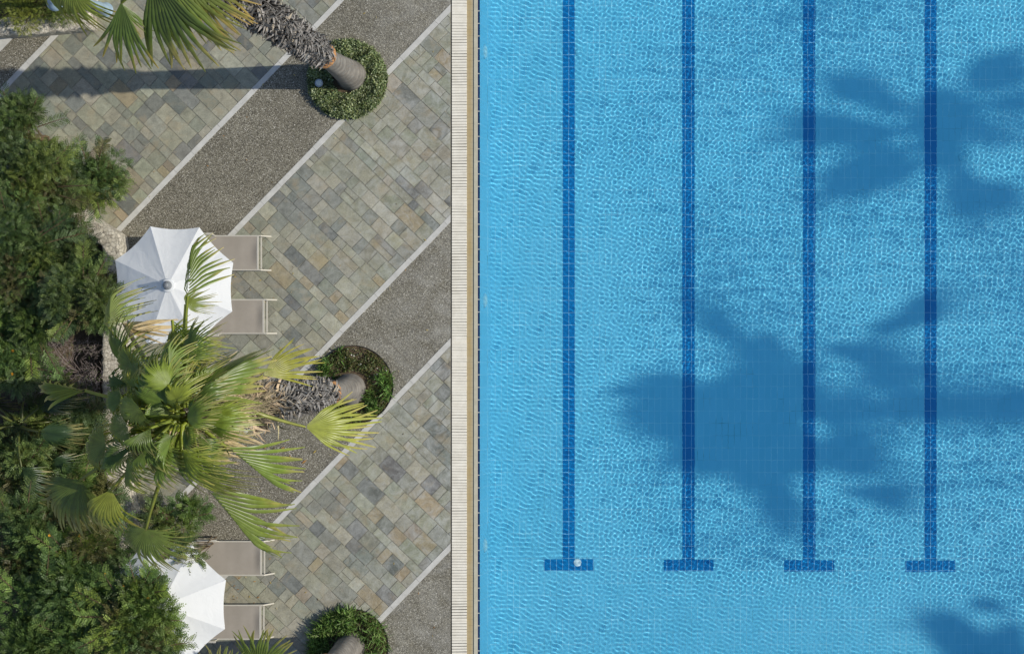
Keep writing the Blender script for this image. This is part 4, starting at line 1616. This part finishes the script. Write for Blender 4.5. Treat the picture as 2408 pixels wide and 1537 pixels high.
def dry_bush(px, py, rpx, ztop, seed):
    rs = np.random.default_rng(seed)
    c = P(px, py, ztop * .6)
    e = empty('dry_bush', (c.x, c.y, 0.03), 'leafless grey-brown bush between the dark shrubs and the palm crown', 'dry bush')
    r = rpx / PPM
    mb = MB()
    ends = []
    for i in range(60):
        a = rs.uniform(0, 6.283)
        q = math.sqrt(rs.uniform(0, 1)) * r
        p = Vector((c.x + q * math.cos(a), c.y + q * math.sin(a), ztop * rs.uniform(.55, 1)))
        m = Vector((c.x + q * .5 * math.cos(a + .2), c.y + q * .5 * math.sin(a + .2), ztop * .5))
        mb.cur = tuple(np.array([.16, .13, .12]) * rs.uniform(.6, 1.5))
        mb.tube([(c.x, c.y, .03), m, p], [.014, .009, .004], 5)
        ends.append(np.array(p))
    mb.build('branch', M['twig'], e, col=True)
    V, C = [], []
    for p in ends:
        for k in range(60):
            d = nrmz(rs.normal(0, 1, 3) + np.array([0, 0, .3]))
            s = p + rs.normal(0, .07, 3)
            L = rs.uniform(.04, .13)
            sd = nrmz(np.cross(d, rs.normal(0, 1, 3))) * .003
            V += [s - sd, s + sd, s + d * L + sd * .4, s + d * L - sd * .4]
            cc = np.array([.22, .18, .165]) * rs.uniform(.6, 1.5) if rs.random() > .12 else np.array([.12, .15, .05])
            C += [cc] * 4
    o = mesh_np('twigs', np.array(V) - np.array(e.location), [np.arange(len(V)).reshape(-1, 4)], M['twig'], None, np.array(C))
    o.parent = e
    o['kind'] = 'stuff'


dry_bush(160, 880, 85, 1.7, 9)

# low palm at the left; its shade is put into the dark leaf colour
lp = P(40, 1000, 2.0)
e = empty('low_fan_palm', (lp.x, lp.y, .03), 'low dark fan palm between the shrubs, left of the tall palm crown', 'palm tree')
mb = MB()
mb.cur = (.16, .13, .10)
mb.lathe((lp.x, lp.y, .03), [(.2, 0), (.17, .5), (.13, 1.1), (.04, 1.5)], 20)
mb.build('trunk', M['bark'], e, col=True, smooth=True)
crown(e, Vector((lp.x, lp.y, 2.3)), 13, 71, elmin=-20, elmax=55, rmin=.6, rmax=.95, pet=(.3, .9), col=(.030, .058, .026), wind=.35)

# ------------------------------------------------------------------ lamp post at the top left
b0 = P(249, 24, 0)
e = empty('lamp_post', (b0.x, b0.y, 0), 'blue-grey lamp post with two hooded heads behind the short stone wall', 'lamp post')
mb = MB()
mb.lathe((b0.x, b0.y, 0), [(.15, 0), (.15, .04), (.13, .06), (.125, .16), (.105, .2), (.10, .5), (.075, .8), (.05, .9), (.046, 2.5), (.03, 2.62)], 32)
mb.build('post', M['lamp'], e, smooth=True)
hd1 = P(124, 4, 2.9)
hd2 = Vector((2 * b0.x - hd1.x, 2 * b0.y - hd1.y, 2.9)) + Vector((-.6, .8, 0))
for hd in (hd1, hd2):
    mb = MB()
    m_ = Vector((b0.x, b0.y, 2.55)).lerp(hd, .55)
    m_.z = 3.0
    mb.tube([(b0.x, b0.y, 2.5), (b0.x + (hd.x - b0.x) * .2, b0.y + (hd.y - b0.y) * .2, 2.85), m_, (hd.x, hd.y, hd.z + .02)], .022, 10)
    arm_ = mb.build('arm', M['lamp'], e, smooth=True)
    mb = MB()
    mb.lathe((hd.x, hd.y, hd.z - .16), [(.16, 0), (.155, .05), (.11, .12), (.05, .16), (.03, .2)], 28)
    hood_ = mb.build('lamp_hood', M['lamp'], e, smooth=True)
    hood_.parent = arm_

# ------------------------------------------------------------------ litter
rs = np.random.default_rng(90)
V, C = [], []
spots = [(rs.uniform(300, 1050), rs.uniform(0, 1537), 1) for _ in range(120)] + [(rs.normal(560, 35), rs.normal(1385, 30), 1) for _ in range(26)] + [(rs.normal(620, 60), rs.normal(1040, 40), 2.2) for _ in range(16)] + [(rs.normal(590, 50), rs.normal(690, 50), 1) for _ in range(18)]
for px, py, k in spots:
    p = np.array(P(px, py, 0.012))
    if p[0] > gxe - .05:
        continue
    a = rs.uniform(0, 6.28)
    L = rs.uniform(.012, .034) * k
    d = np.array([math.cos(a), math.sin(a), .15]) * L
    sd = np.array([-math.sin(a), math.cos(a), .1]) * L * .3
    V += [p - d, p + sd, p + d, p - sd]
    cc = np.array([[.45, .33, .10], [.42, .22, .08], [.14, .10, .06], [.5, .42, .26]][rs.integers(4)])
    C += [cc] * 4
o = mesh_np('leaf_litter', V, [np.arange(len(V)).reshape(-1, 4)], M['shrub'], None, np.array(C))
tag(o, 'small dry leaves and petals scattered over the paving', None, None, 'stuff')
bpy.context.view_layer.update()
